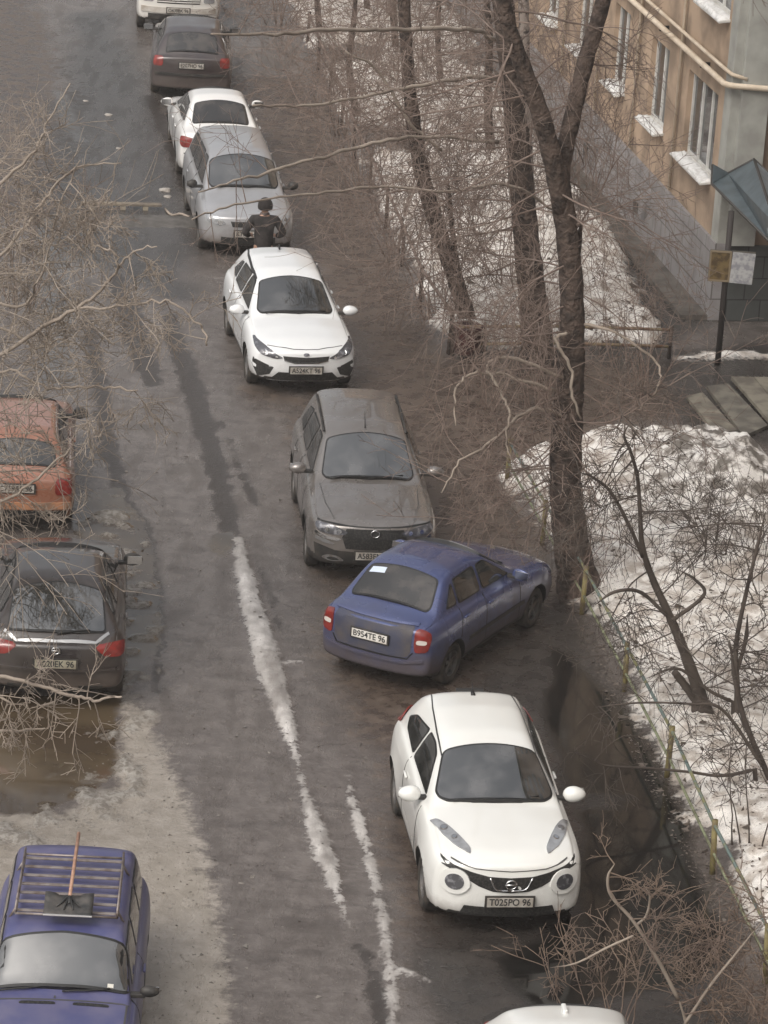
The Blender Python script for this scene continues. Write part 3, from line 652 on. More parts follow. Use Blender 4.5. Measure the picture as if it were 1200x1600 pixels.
        vs = [[bm.verts.new((rr * math.cos(a), yy * sg, rr * math.sin(a))) for rr, yy in ((r * .66, .03), (r * .66, .085), (r * .6, .085), (r * .6, .03))] for a in np.arange(n) * 2 * math.pi / n]
        for i in range(n):
            for k in range(4): bm.faces.new((vs[i][k], vs[(i + 1) % n][k], vs[(i + 1) % n][(k + 1) % 4], vs[i][(k + 1) % 4]))
        bmobj('rim', bm, rimm, wo, False)
    def project(c, view, a, b):
        far = 6
        o, d = {'F': ((far, a, b), (-1, 0, 0)), 'B': ((-far - 3, a, b), (1, 0, 0)), 'T': ((a, b, far), (0, 0, -1)), 'L': ((a, far, b), (0, -1, 0)), 'R': ((a, -far, b), (0, 1, 0)),
                'FT': ((a * 0 + 6 + 0, a, b + 6), (-1, 0, -1)), 'BT': ((-9, a, b + 6), (1, 0, -1))}[view]
        h = c.bvh.ray_cast(Vector(o), Vector(d).normalized())
        if h[0] is None:
            if view in 'LR': q = Vector((a, c.W * (1 if view == 'L' else -1), b))
            elif view in 'FB': q = Vector((c.FO if view == 'F' else c.FO - c.L, a, b))
            else: q = Vector((a, b, 1))
            h = c.bvh.find_nearest(q)
        return h[0], h[1]
    def patch(c, name, view, poly, mats, off=.006, parent=None, res=.05, label=None, thick=.014, smooth=True, rnd=0, bow=0):
        P = np.array(poly, float)
        if rnd:
            Q = []
            for i in range(len(P)):
                z0, a, b = P[i - 1], P[i], P[(i + 1) % len(P)]; d0 = np.linalg.norm(z0 - a); d1 = np.linalg.norm(b - a); r0 = min(.055, .35 * d0); r1 = min(.055, .35 * d1)
                p0 = a + (z0 - a) / d0 * r0; p2 = a + (b - a) / d1 * r1
                for t_ in (0, .33, .67, 1): Q.append((1 - t_) ** 2 * p0 + 2 * t_ * (1 - t_) * a + t_ ** 2 * p2)
            P = np.array(Q)
        B = []
        for i in range(len(P)):
            a, b = P[i], P[(i + 1) % len(P)]; k = max(1, int(np.linalg.norm(b - a) / res))
            for j in range(k): B.append(a + (b - a) * j / k)
        nb = len(B); pts = [Vector(q) for q in B]
        lo, hi = P.min(0), P.max(0)
        def inside(q):
            r = False
            for i in range(len(P)):
                a, b = P[i], P[i - 1]
                if (a[1] > q[1]) != (b[1] > q[1]) and q[0] < (b[0] - a[0]) * (q[1] - a[1]) / (b[1] - a[1]) + a[0]: r = not r
            return r
        BA = np.array(B)
        for x in np.arange(lo[0] + res / 2, hi[0], res):
            for y in np.arange(lo[1] + res / 2, hi[1], res):
                if inside((x, y)) and np.min(np.hypot(BA[:, 0] - x, BA[:, 1] - y)) > res * .4: pts.append(Vector((x, y)))
        vs, es, fs, *_ = geometry.delaunay_2d_cdt(pts, [(i, (i + 1) % nb) for i in range(nb)], [list(range(nb))], 1, 1e-5)
        V = []; Nn = []
        for v in vs:
            p, n = c.project(view, v[0], v[1]); V.append(np.array(p) + np.array(n) * off); Nn.append(np.array(n))
            if bow: V[-1][2] += bow * (1 - (v[1] / np.abs(P[:, 1]).max()) ** 2)
        F = [tuple(f) for f in fs]
        # orient outward
        if F:
            a, b, d_ = (V[i] for i in F[0]); 
            if np.dot(np.cross(b - a, d_ - a), Nn[F[0][0]]) < 0: F = [f[::-1] for f in F]
        cnt = {}
        for f in F:
            for i in range(len(f)): cnt[(f[i], f[(i + 1) % len(f)])] = 1
        bd = [e for e in cnt if (e[1], e[0]) not in cnt]
        mp = {}
        for e in bd:
            for i in e:
                if i not in mp: mp[i] = len(V); V.append(V[i] - Nn[i] * thick)
        for a, b in bd: F.append((b, a, mp[a], mp[b]))
        o = meshobj(name, V, F, mats, parent or c.root, smooth)
        try: o.data.set_sharp_from_angle(angle=R(40))
        except Exception: pass
        if label: o['label'] = label
        return o
    def strip(c, name, view, line, width, mats, off=.005, parent=None, res=.06, thick=.012):
        L_ = np.array(line, float); pts = []
        for a, b in zip(L_[:-1], L_[1:]):
            k = max(1, int(np.linalg.norm(b - a) / res)); pts += [a + (b - a) * j / k for j in range(k)]
        pts.append(L_[-1]); pts = np.array(pts); T = np.gradient(pts, axis=0); T /= np.linalg.norm(T, axis=1)[:, None]; N = np.stack([-T[:, 1], T[:, 0]], 1) * width / 2
        V = []
        for p, n in zip(pts, N):
            for q in (p + n, p - n):
                w_, nn = c.project(view, q[0], q[1]); V.append(np.array(w_) + np.array(nn) * off)
            for q in (p + n, p - n):
                w_, nn = c.project(view, q[0], q[1]); V.append(np.array(w_) - np.array(nn) * thick)
        F = []
        for i in range(len(pts) - 1):
            o = i * 4; F += [(o, o + 1, o + 5, o + 4), (o + 1, o + 3, o + 7, o + 5), (o + 2, o, o + 4, o + 6)]
        return meshobj(name, V, F, mats, parent or c.root, False)
    def glass(c, name, view, poly, seal=.022, rnd=1, res=.07, mats=None, label=None):
        P = np.array(poly, float)
        ctr = P.mean(0)
        # shrink for the glass inside its dark seal
        Q = []
        n = len(P)
        area = sum(P[i][0] * P[(i + 1) % n][1] - P[(i + 1) % n][0] * P[i][1] for i in range(n))
        sg = 1 if area > 0 else -1
        for i in range(n):
            a, b, d = P[i - 1], P[i], P[(i + 1) % n]
            e1 = (b - a) / np.linalg.norm(b - a); e2 = (d - b) / np.linalg.norm(d - b)
            n1 = sg * np.array([-e1[1], e1[0]]); n2 = sg * np.array([-e2[1], e2[0]]); bb = (n1 + n2); bb /= max(.3, bb @ bb / 2)
            Q.append(b + bb * seal)
        bow = .05 if name == 'windshield' and view == 'T' else .03 if view == 'T' else 0
        g = c.patch(name, view, Q, mats or (M_GLASSR if name == 'rear_window' else M_GLASS), off=.010, rnd=rnd, res=res, label=label, bow=bow, thick=.014 + bow)
        c.patch('window_seal', view, P, M_SEAL, off=.005, rnd=rnd, res=res, parent=g, bow=bow, thick=.014 + bow)
        return g
    def mirror(c, x, z, col=None, y=None, s=(.09, .13, .085)):
        for sg in (-1, 1):
            bm = bmesh.new(); bmesh.ops.create_icosphere(bm, subdivisions=3, radius=1)
            for v in bm.verts:
                v.co.x = max(v.co.x, -.35)
                v.co = Vector((v.co.x * s[0], v.co.y * s[1], v.co.z * s[2] * (1 - .15 * v.co.y * sg)))
            bmesh.ops.translate(bm, verts=bm.verts, vec=(x, sg * ((y or c.W) + .08), z))
            o = bmobj('side_mirror', bm, col or c.mb, c.root, True)
            bm = bmesh.new(); box(bm, (x, sg * ((y or c.W) - .04), z - .045), (.07, .16, .05), None, .012); bmobj('mirror_arm', bm, M_PLASTIC, o)
            bm = bmesh.new(); box(bm, (x - s[0] * .36, sg * ((y or c.W) + .10), z), (.006, s[1] * 1.5, s[2] * 1.35), None, .002); bmobj('mirror_glass', bm, M_CHROME, o)
    def plate(c, view, z, text, y=0., tilt=0., frame=True, pm=None):
        p, n = c.project(view, y, z); sg = 1 if view == 'F' else -1
        bm = bmesh.new(); rot = Matrix.Rotation(-sg * R(tilt), 3, 'Y')
        x0 = p.x + sg * .025
        if frame: box(bm, (x0 - sg * .008, y, z), (.02, .57, .15), rot, .004)
        fr = bmobj('plate_frame', bm, M_PLASTIC, c.root)
        bm = bmesh.new(); box(bm, (x0 + sg * .004, y, z), (.012, .52, .112), rot, .002)
        pl = bmobj('license_plate', bm, pm or M_PLATE, fr)
        cu = bpy.data.curves.new('t', 'FONT'); cu.body = text; cu.size = .115; cu.align_x = 'CENTER'; cu.align_y = 'CENTER'; cu.extrude = .001; cu.offset = .002
        to = bpy.data.objects.new('t', cu); COL.objects.link(to); dg = bpy.context.evaluated_depsgraph_get(); dg.update()
        me = bpy.data.meshes.new_from_object(to.evaluated_get(dg)); bpy.data.objects.remove(to)
        w_ = max(v.co.x for v in me.vertices) - min(v.co.x for v in me.vertices); k = .47 / w_
        mw = Matrix(((0, 0, sg, 0), (sg * k, 0, 0, 0), (0, 1.0, 0, 0), (0, 0, 0, 1)))
        me.transform(mw); me.transform(Matrix.Translation((x0 + sg * .0115, y, z)))
        me.materials.clear(); me.materials.append(M_PTEXT)
        # lettering is one piece with the plate
        bm = bmesh.new(); bm.from_mesh(pl.data); n0 = len(bm.faces); bm.from_mesh(me)
        bm.faces.ensure_lookup_table()
        for f in bm.faces[n0:]: f.material_index = 1
        pl.data.materials.append(M_PTEXT); bm.to_mesh(pl.data); bm.free()
        return fr
    def wipers(c, segs, view='T'):
        for a, b in segs:
            t = Tubes(); pts = []
            for k in range(7):
                q = np.array(a) + (np.array(b) - np.array(a)) * k / 6; p, n = c.project(view, q[0], q[1]); pts.append(np.array(p) + np.array(n) * .03)
            t.add(pts, .011, 5); t.build('wiper', M_SEAL, c.root)
    def seams(c, lines, view, name='panel_gap', wd=.01):
        t = None
        allv = []
        for ln in lines:
            c.strip(name, view, ln, wd * 1.6, M_GAP, off=.005)
    def sides(c, polys, gaps, handles=()):
        for view in 'LR':
            for poly in polys: c.glass('side_window', view, poly, seal=.018, rnd=1)
            for g in gaps: c.strip('door_gap', view, g, .012, M_SEAL, off=.004)
            for hx, hz in handles:
                p, n = c.project(view, hx, hz); bm = bmesh.new(); sg = 1 if view == 'L' else -1
                box(bm, (hx, p.y + sg * .022, hz), (.17, .03, .03), None, .01); bmobj('door_handle', bm, c.mb, c.root, True)
def lampbox(c, name, view, poly, m_, off=.012, rnd=1, inner=None):
    o = c.patch(name, view, poly, m_, off=off, rnd=rnd, res=.03)
    for y_, z_, r_ in (inner or ()):
        P = [(y_ + r_ * math.cos(a), z_ + r_ * math.sin(a)) for a in np.arange(16) * math.pi / 8]
        c.patch('lamp_reflector', view, P, M_CHROME, off=off + .004, res=.03, parent=o)
    return o
def mir(P): return [(-a, b) for a, b in P]
def mirT(P): return [(a, -b) for a, b in P]
def put(xy, hd): return (xy[0], xy[1], 0), hd
def hdg(deg):
    """heading from the fit: 0 faces the camera; returns z-rotation of a +x forward car"""
    a = R(deg); return math.atan2(-math.cos(a), math.sin(a))
def ring_badge(c, z, r=.055, bar=True, view='F', m_=None):
    p, n = c.project(view, 0, z); sg = 1 if view == 'F' else -1
    t = Tubes(); a = np.linspace(0, 2 * np.pi, 25)
    t.add(np.stack([np.full(25, p.x + sg * .028), r * np.cos(a), z + r * .85 * np.sin(a)], 1), .011, 6, cap=False)
    if bar: t.add([(p.x + sg * .03, -r * 1.15, z), (p.x + sg * .03, r * 1.15, z)], .013, 6)
    return t.build('emblem', m_ or M_CHROME, c.root)

# ---- white crossover, nearest of the row (faces us)
WHITE_P = paint('pearl white paint', (.80, .80, .765), rough=.22, dz=.36, dust=.05)
def white_crossover():
    c = Car('crossover_car', (1.56, 36.35, 0), hdg(8.3), 'white compact crossover with bulging round fog lamps and dark V grille, beside the black puddle', 'car',
            L=4.135, W=1.765, FO=.84, WB=2.53, zg=.22, rw=.335, flare=.045, mat_body=WHITE_P, tumble=.5, curvf=.26, curvr=.3,
            prof=[(.84, .84), (.80, .93), (.62, 1.0), (.3, 1.05), (-.1, 1.09), (-.42, 1.12), (-.75, 1.29), (-1.12, 1.475), (-1.5, 1.56), (-2.1, 1.60), (-2.6, 1.57), (-2.78, 1.48), (-3.1, 1.06), (-3.22, .9), (-3.295, .8)],
            belt=[(.84, .88), (0, .98), (-1, 1.03), (-2.5, 1.12), (-3.3, 1.05)], rim=M_RIM)
    c.glass('windshield', 'T', [(-.44, -.56), (-.40, -.3), (-.385, 0), (-.40, .3), (-.44, .56), (-.52, .66), (-.63, .685), (-1.1, .555), (-1.14, .5), (-1.155, 0), (-1.14, -.5), (-1.1, -.555), (-.63, -.685), (-.52, -.66)], seal=.025, rnd=1)
    c.glass('rear_window', 'B', [(-.5, 1.12), (.5, 1.12), (.43, 1.38), (-.43, 1.38)])
    c.sides([[(-.72, 1.06), (-1.75, 1.10), (-1.75, 1.42), (-1.45, 1.42), (-1.2, 1.37)], [(-1.8, 1.10), (-2.45, 1.16), (-2.62, 1.24), (-2.4, 1.35), (-1.8, 1.42)]],
            [[(-.62, .35), (-.62, .98)], [(-1.78, .35), (-1.78, 1.08)], [(-.62, .35), (-2.2, .35)]], [(-1.6, .93)])
    hl = [(.64, .435), (.46, .585), (.20, .705), (-.08, .77), (-.19, .795), (-.10, .70), (.06, .61), (.28, .52), (.52, .43)]
    for P in (hl, mirT(hl)):
        o = lampbox(c, 'headlight', 'T', P, M_LAMP, off=.014); s_ = 1 if P[0][1] > 0 else -1
        for x_, y_, r_ in ((.08, .67, .036), (.30, .58, .028)):
            for k_, (q, m_) in enumerate(((r_ * 1.3, M_RIM), (r_, M_CHROME))): c.patch('lamp_reflector', 'T', [(x_ + q * 1.25 * math.cos(a), s_ * y_ + q * math.sin(a)) for a in np.arange(14) * math.pi / 7], m_, off=.017 + .004 * k_, res=.03, parent=o)
    g = [(a_, b_ + .155) for a_, b_ in [(-.76, .765), (-.65, .735), (-.45, .68), (-.25, .64), (0, .628), (.25, .64), (.45, .68), (.65, .735), (.76, .765), (.76, .71), (.63, .665), (.50, .60), (.36, .52), (.2, .465), (0, .45), (-.2, .465), (-.36, .52), (-.50, .60), (-.63, .665), (-.76, .71)]]
    gr = c.patch('grille', 'F', g, M_GRILLE, off=.006, res=.04)
    t = Tubes()
    for sg in (-1, 1):
        pts = []
        for y, z in ((.24, .79), (.165, .655), (.0, .64)):
            p, n = c.project('F', sg * y, z); pts.append(np.array(p) + np.array([.022, 0, 0]))
        t.add(spline(pts, 9), .012, 6)
    t.build('grille_trim', M_CHROME, gr)
    ring_badge(c, .715, .06)
    for sg in (-1, 1):
        cy, cz = sg * .61, .70
        P = [(cy + .16 * math.cos(a), cz + .15 * math.sin(a)) for a in np.arange(20) * math.pi / 10]
        f = c.patch('fog_lamp_surround', 'F', P, WHITE_P, off=.03, thick=.05, res=.04)
        P = [(cy + .10 * math.cos(a), cz + .095 * math.sin(a)) for a in np.arange(20) * math.pi / 10]
        c.patch('fog_lamp', 'F', P, M_LAMPD, off=.036, parent=f, res=.03)
    c.patch('bumper_intake', 'F', [(-.5, .42), (.5, .42), (.55, .30), (-.55, .30)], M_GRILLE, off=.008)
    c.plate('F', .50, 'T025PO 96')
    c.mirror(-.72, 1.09, s=(.1, .135, .095))
    c.wipers([((-.43, -.5), (-.52, .02)), ((-.41, .02), (-.50, .5))])
    for sg in (-1, 1): c.strip('roof_channel', 'T', [(-1.1, sg * .555), (-1.6, sg * .545), (-2.2, sg * .52), (-2.6, sg * .48)], .014, M_RAIL, off=.004)
    tl = [(-2.90, .60), (-3.10, .54), (-3.14, .66), (-3.0, .79), (-2.76, .81)]
    for P in (tl, mirT(tl)): lampbox(c, 'taillight', 'T', P, M_RED, off=.03)
    c.strip('hood_gap', 'F', [(-.66, .925), (-.4, .875), (0, .855), (.4, .875), (.66, .925)], .009, M_GAP, off=.006)
    p, n = c.project('T', -2.5, 0); t = Tubes(); t.add([(-2.5, 0, p.z - .01), (-2.58, 0, p.z + .12)], [.012, .005], 6); t.add([(-2.45, 0, p.z), (-2.55, 0, p.z + .025)], [.03, .02], 8); t.build('antenna', M_SEAL, c.root)
    bm = bmesh.new(); p, n = c.project('T', -2.66, 0); box(bm, (-2.70, 0, p.z + .0), (.10, .34, .03), None, .01); bmobj('spoiler', bm, M_PLASTIC, c.root)
white_crossover()

# ---- blue sedan standing askew, tail to us
BLUE_P = paint('blue paint', (.068, .088, .205), metal=.3, rough=.22, dz=.62, dust=.22, dirt=(.10, .08, .075))
def blue_sedan():
    c = Car('sedan_car', (1.41, 45.46, 0), hdg(153), 'dusty blue sedan parked askew with its tail to the road and nose at the tree', 'car',
            L=4.04, W=1.68, FO=.80, WB=2.47, zg=.2, rw=.29, flare=.02, mat_body=BLUE_P, tumble=.36, curvf=.22, curvr=.16,
            prof=[(.80, .66), (.7, .78), (.3, .88), (-.3, .98), (-.5, 1.02), (-1.2, 1.40), (-1.5, 1.46), (-2.1, 1.47), (-2.35, 1.41), (-2.82, 1.06), (-2.95, 1.03), (-3.13, 1.0), (-3.19, .93), (-3.24, .88)],
            belt=[(.8, .78), (0, .86), (-1, .93), (-2.5, .97), (-3.24, .93)], rim=M_STEELRIM)
    c.glass('windshield', 'T', [(-.5, -.56), (-.46, 0), (-.5, .56), (-.62, .62), (-1.17, .52), (-1.2, 0), (-1.17, -.52), (-.62, -.62)])
    rw_ = c.glass('rear_window', 'T', [(-2.80, -.55), (-2.82, 0), (-2.80, .55), (-2.72, .59), (-2.37, .50), (-2.355, 0), (-2.37, -.50), (-2.72, -.59)], seal=.02)
    c.patch('window_sticker', 'T', [(-2.42, .44), (-2.41, .24), (-2.485, .24), (-2.495, .46)], mat('sticker', (.6, .68, .8), .4), off=.03, thick=.03)
    c.sides([[(-.68, .99), (-1.5, 1.01), (-1.5, 1.33), (-1.25, 1.33)], [(-1.56, 1.01), (-2.2, 1.02), (-2.18, 1.33), (-1.56, 1.34)], [(-2.24, 1.03), (-2.55, 1.04), (-2.3, 1.27), (-2.23, 1.3)]],
            [[(-.52, .3), (-.52, .95)], [(-1.53, .3), (-1.53, .98)], [(-2.3, .62), (-2.22, .98)], [(-.52, .3), (-2.1, .3)]], [(-1.4, .84), (-2.12, .86)])
    for view in 'LR': c.strip('side_moulding', view, [(-.4, .52), (-2.05, .52)], .05, M_PLASTIC, off=.012)
    tl = [(.60, .94), (.76, .90), (.79, .80), (.77, .64), (.62, .62), (.60, .70)]
    for P in (tl, mir(tl)):
        o = lampbox(c, 'taillight', 'B', P, M_RED, off=.014)
        s_ = 1 if P[0][0] > 0 else -1
        c.patch('reverse_lamp', 'B', [(s_ * .625, .80), (s_ * .75, .80), (s_ * .75, .74), (s_ * .625, .74)], M_CLEAR, off=.02, parent=o, rnd=1, res=.03)
    c.patch('trunk_lid', 'B', [(-.575, .96), (.575, .96), (.56, .60), (.5, .54), (-.5, .54), (-.56, .60)], mat('dirty blue grey paint', (.05, .054, .085), .4, noise=(5, (.09, .08, .08), .4, .7)), off=.007, rnd=1)
    c.strip('trunk_gap', 'B', [(-.59, .62), (-.52, .525), (.52, .525), (.59, .62)], .014, M_SEAL, off=.009)
    c.strip('trunk_lip', 'B', [(-.6, .965), (.6, .965)], .02, BLUE_P, off=.02)
    c.strip('bumper_lip', 'B', [(-.72, .51), (-.5, .475), (.5, .475), (.72, .51)], .035, BLUE_P, off=.02)
    c.plate('B', .745, 'B954TE 96', pm=mat('bright plate', (.75, .73, .68), .4, noise=(9, (.5, .45, .4), .4, .75)))
    c.mirror(-.72, 1.02)
    hl = [(.45, .68), (.74, .72), (.76, .6), (.45, .57)]
    for P in (hl, mir(hl)): lampbox(c, 'headlight', 'F', P, M_LAMP)
    c.patch('grille', 'F', [(-.38, .65), (.38, .65), (.35, .58), (-.35, .58)], M_GRILLE)
    c.wipers([((-.47, -.5), (-.55, .05)), ((-.46, .05), (-.54, .5))])
blue_sedan()

# ---- grey crossover facing us
GREY_P = paint('grey metallic paint', (.24, .22, .205), metal=.5, rough=.2, dz=.5, dust=.3, dirt=(.15, .12, .10))
def grey_crossover():
    c = Car('crossover_car', (-.2, 47.1, 0), hdg(6.5), 'dusty grey crossover with silver headlamp fins, nose just behind the blue sedan', 'car',
            L=4.32, W=1.83, FO=.86, WB=2.61, zg=.24, rw=.34, flare=.03, mat_body=GREY_P, tumble=.38, curvf=.2, curvr=.16,
            prof=[(.86, .80), (.8, .92), (.45, 1.0), (0, 1.06), (-.42, 1.11), (-.5, 1.13), (-1.2, 1.57), (-1.6, 1.66), (-2.4, 1.71), (-3.0, 1.68), (-3.15, 1.58), (-3.38, 1.12), (-3.46, 1.0)],
            belt=[(.86, .88), (0, .97), (-1, 1.04), (-2.5, 1.10), (-3.46, 1.1)], clad=.44)
    c.glass('windshield', 'T', [(-.50, -.60), (-.45, 0), (-.50, .60), (-.6, .67), (-1.15, .575), (-1.18, 0), (-1.15, -.575), (-.6, -.67)])
    c.glass('rear_window', 'B', [(-.55, 1.15), (.55, 1.15), (.48, 1.48), (-.48, 1.48)])
    c.sides([[(-.75, 1.09), (-1.6, 1.11), (-1.6, 1.50), (-1.3, 1.49)], [(-1.66, 1.11), (-2.4, 1.14), (-2.4, 1.50), (-1.66, 1.51)], [(-2.46, 1.15), (-2.95, 1.2), (-2.8, 1.45), (-2.46, 1.5)]],
            [[(-.58, .35), (-.58, 1.02)], [(-1.63, .35), (-1.63, 1.08)], [(-2.45, .65), (-2.4, 1.1)], [(-.58, .38), (-2.2, .38)]], [(-1.45, .92), (-2.25, .95)])
    hl = [(.36, .80), (.55, .865), (.80, .89), (.83, .84), (.78, .77), (.6, .75), (.45, .755)]
    for P in (hl, mir(hl)): lampbox(c, 'headlight', 'F', P, M_LAMPD, inner=[(.5 if P[0][0] > 0 else -.5, .80, .03), (.66 if P[0][0] > 0 else -.66, .81, .03)])
    fin = [(.83, .74), (.74, .69), (.52, .665), (.47, .695), (.70, .73), (.82, .78)]
    fin2 = [(.82, .66), (.7, .62), (.58, .605), (.56, .62), (.7, .67), (.82, .70)]
    for F_ in (fin, fin2):
        for P in (F_, mir(F_)): c.patch('bumper_fin', 'F', P, M_CHROME if F_ is fin else M_RIM, off=.016, res=.03)
    c.patch('grille', 'F', [(-.40, .85), (.40, .85), (.46, .72), (.40, .56), (-.40, .56), (-.46, .72)], M_GRILLE, off=.008)
    ring_badge(c, .80, .06, False)
    c.patch('lower_bumper', 'F', [(-.84, .60), (-.55, .52), (.55, .52), (.84, .60), (.80, .34), (-.80, .34)], M_PLASTIC, off=.006)
    for sg in (-1, 1):
        c.patch('fog_lamp_surround', 'F', [(sg * .40, .37), (sg * .50, .44), (sg * .64, .45), (sg * .74, .40), (sg * .60, .355)], M_RIM, off=.018, rnd=1)
        c.patch('fog_lamp', 'F', [(sg * .47, .385), (sg * .53, .42), (sg * .62, .42), (sg * .66, .395), (sg * .58, .375)], M_GRILLE, off=.024, rnd=1)
    c.plate('F', .47, 'A583EM 96')
    c.mirror(-.80, 1.16)
    c.strip('hood_gap', 'F', [(-.80, .90), (-.5, .885), (0, .875), (.5, .885), (.80, .90)], .014, M_SEAL, off=.006)
    c.wipers([((-.47, -.55), (-.58, .0)), ((-.46, .0), (-.56, .5))])
    for sg in (-1, 1):
        t = Tubes(); L_ = []
        for x in np.linspace(-1.35, -2.9, 9):
            p, n = c.project('T', x, sg * .60); L_.append((x, sg * .60, p.z + .035))
        t.add(L_, .017, 6); t.build('roof_rail', M_PLASTIC, c.root)
    c.seams([[(.66, -.56), (.2, -.66), (-.42, -.70)], [(.66, .56), (.2, .66), (-.42, .70)]], 'T', wd=.008)
    p, n = c.project('T', -1.35, 0); t = Tubes(); t.add([(-1.35, 0, p.z), (-1.55, 0, p.z + .2)], [.01, .004], 5); t.build('antenna', M_SEAL, c.root)
grey_crossover()

# ---- white hatch crossover facing us
WHITE2 = paint('white paint', (.82, .83, .83), rough=.18, dz=.36, dust=.05)
def white_hatch():
    c = Car('hatchback_car', (-1.58, 55.4, 0), hdg(11.0), 'clean white hatchback with narrow dark grille and X shaped bumper, behind the grey crossover', 'car',
            L=4.24, W=1.75, FO=.83, WB=2.6, zg=.22, rw=.31, flare=.025, mat_body=WHITE2, tumble=.44, curvf=.25, curvr=.2,
            prof=[(.83, .68), (.76, .80), (.45, .90), (0, .97), (-.4, 1.01), (-.55, 1.06), (-1.3, 1.42), (-1.6, 1.50), (-2.3, 1.55), (-2.85, 1.51), (-3.2, 1.14), (-3.35, 1.0), (-3.41, .9)],
            belt=[(.83, .78), (0, .88), (-1, .95), (-2.5, 1.02), (-3.4, 1.0)], clad=.31)
    c.glass('windshield', 'T', [(-.5, -.58), (-.44, 0), (-.5, .58), (-.62, .64), (-1.24, .53), (-1.27, 0), (-1.24, -.53), (-.62, -.64)])
    c.glass('rear_window', 'B', [(-.5, 1.1), (.5, 1.1), (.43, 1.35), (-.43, 1.35)])
    c.sides([[(-.78, 1.0), (-1.6, 1.03), (-1.6, 1.37), (-1.32, 1.36)], [(-1.66, 1.03), (-2.35, 1.06), (-2.35, 1.37), (-1.66, 1.38)], [(-2.4, 1.07), (-2.8, 1.13), (-2.6, 1.32), (-2.4, 1.36)]],
            [[(-.56, .35), (-.56, .95)], [(-1.63, .35), (-1.63, 1.0)], [(-.56, .35), (-2.2, .35)]], [(-1.45, .86), (-2.2, .9)])
    hl = [(.36, .665), (.48, .72), (.66, .82), (.80, .87), (.81, .78), (.72, .69), (.5, .645)]
    for P in (hl, mir(hl)): lampbox(c, 'headlight', 'F', P, M_LAMPD, inner=[(.48 if P[0][0] > 0 else -.48, .675, .022), (.64 if P[0][0] > 0 else -.64, .73, .03)])
    c.patch('grille', 'F', [(-.38, .70), (0, .685), (.38, .70), (.36, .64), (.2, .61), (-.2, .61), (-.36, .64)], M_GRILLE, off=.01)
    c.strip('grille_trim', 'F', [(-.36, .635), (-.2, .60), (.2, .60), (.36, .635)], .014, M_CHROME, off=.016)
    c.patch('bumper_intake', 'F', [(-.44, .43), (.44, .43), (.60, .265), (-.60, .265)], M_GRILLE, off=.01)
    c.strip('skid_trim', 'F', [(-.60, .25), (.60, .25)], .03, M_RIM, off=.022)
    for sg in (-1, 1): c.patch('fog_lamp', 'F', [(sg * .52, .50), (sg * .58, .38), (sg * .76, .32), (sg * .845, .50), (sg * .83, .61)], M_GRILLE, off=.008)
    c.plate('F', .475, 'A524KT 96')
    p, n = c.project('F', 0, .73); bm = bmesh.new(); bmesh.ops.create_cone(bm, cap_ends=True, segments=20, radius1=.05, radius2=.045, depth=.012, matrix=Matrix.Translation((p.x + .012, 0, .735)) @ Matrix.Rotation(R(55), 4, 'Y') @ Matrix.Diagonal((.55, 1, 1, 1))); bmobj('emblem', bm, M_LAMPD, c.root)
    c.mirror(-.72, 1.02, M_PLASTIC and WHITE2)
    c.strip('hood_gap', 'T', [(.58, -.62), (.66, -.45), (.735, -.2), (.745, 0), (.735, .2), (.66, .45), (.58, .62)], .010, M_SEAL, off=.004)
    c.wipers([((-.46, -.5), (-.56, .05)), ((-.45, .02), (-.54, .5))])
    for sg in (-1, 1): c.strip('roof_channel', 'T', [(-1.35, sg * .555), (-1.9, sg * .56), (-2.5, sg * .54), (-2.8, sg * .5)], .03, M_RAIL, off=.004)
    bm = bmesh.new(); p, n = c.project('T', -2.6, 0); box(bm, (-2.62, 0, p.z + .03), (.14, .025, .07), None, .01); bmobj('antenna', bm, M_SEAL, c.root)
white_hatch()

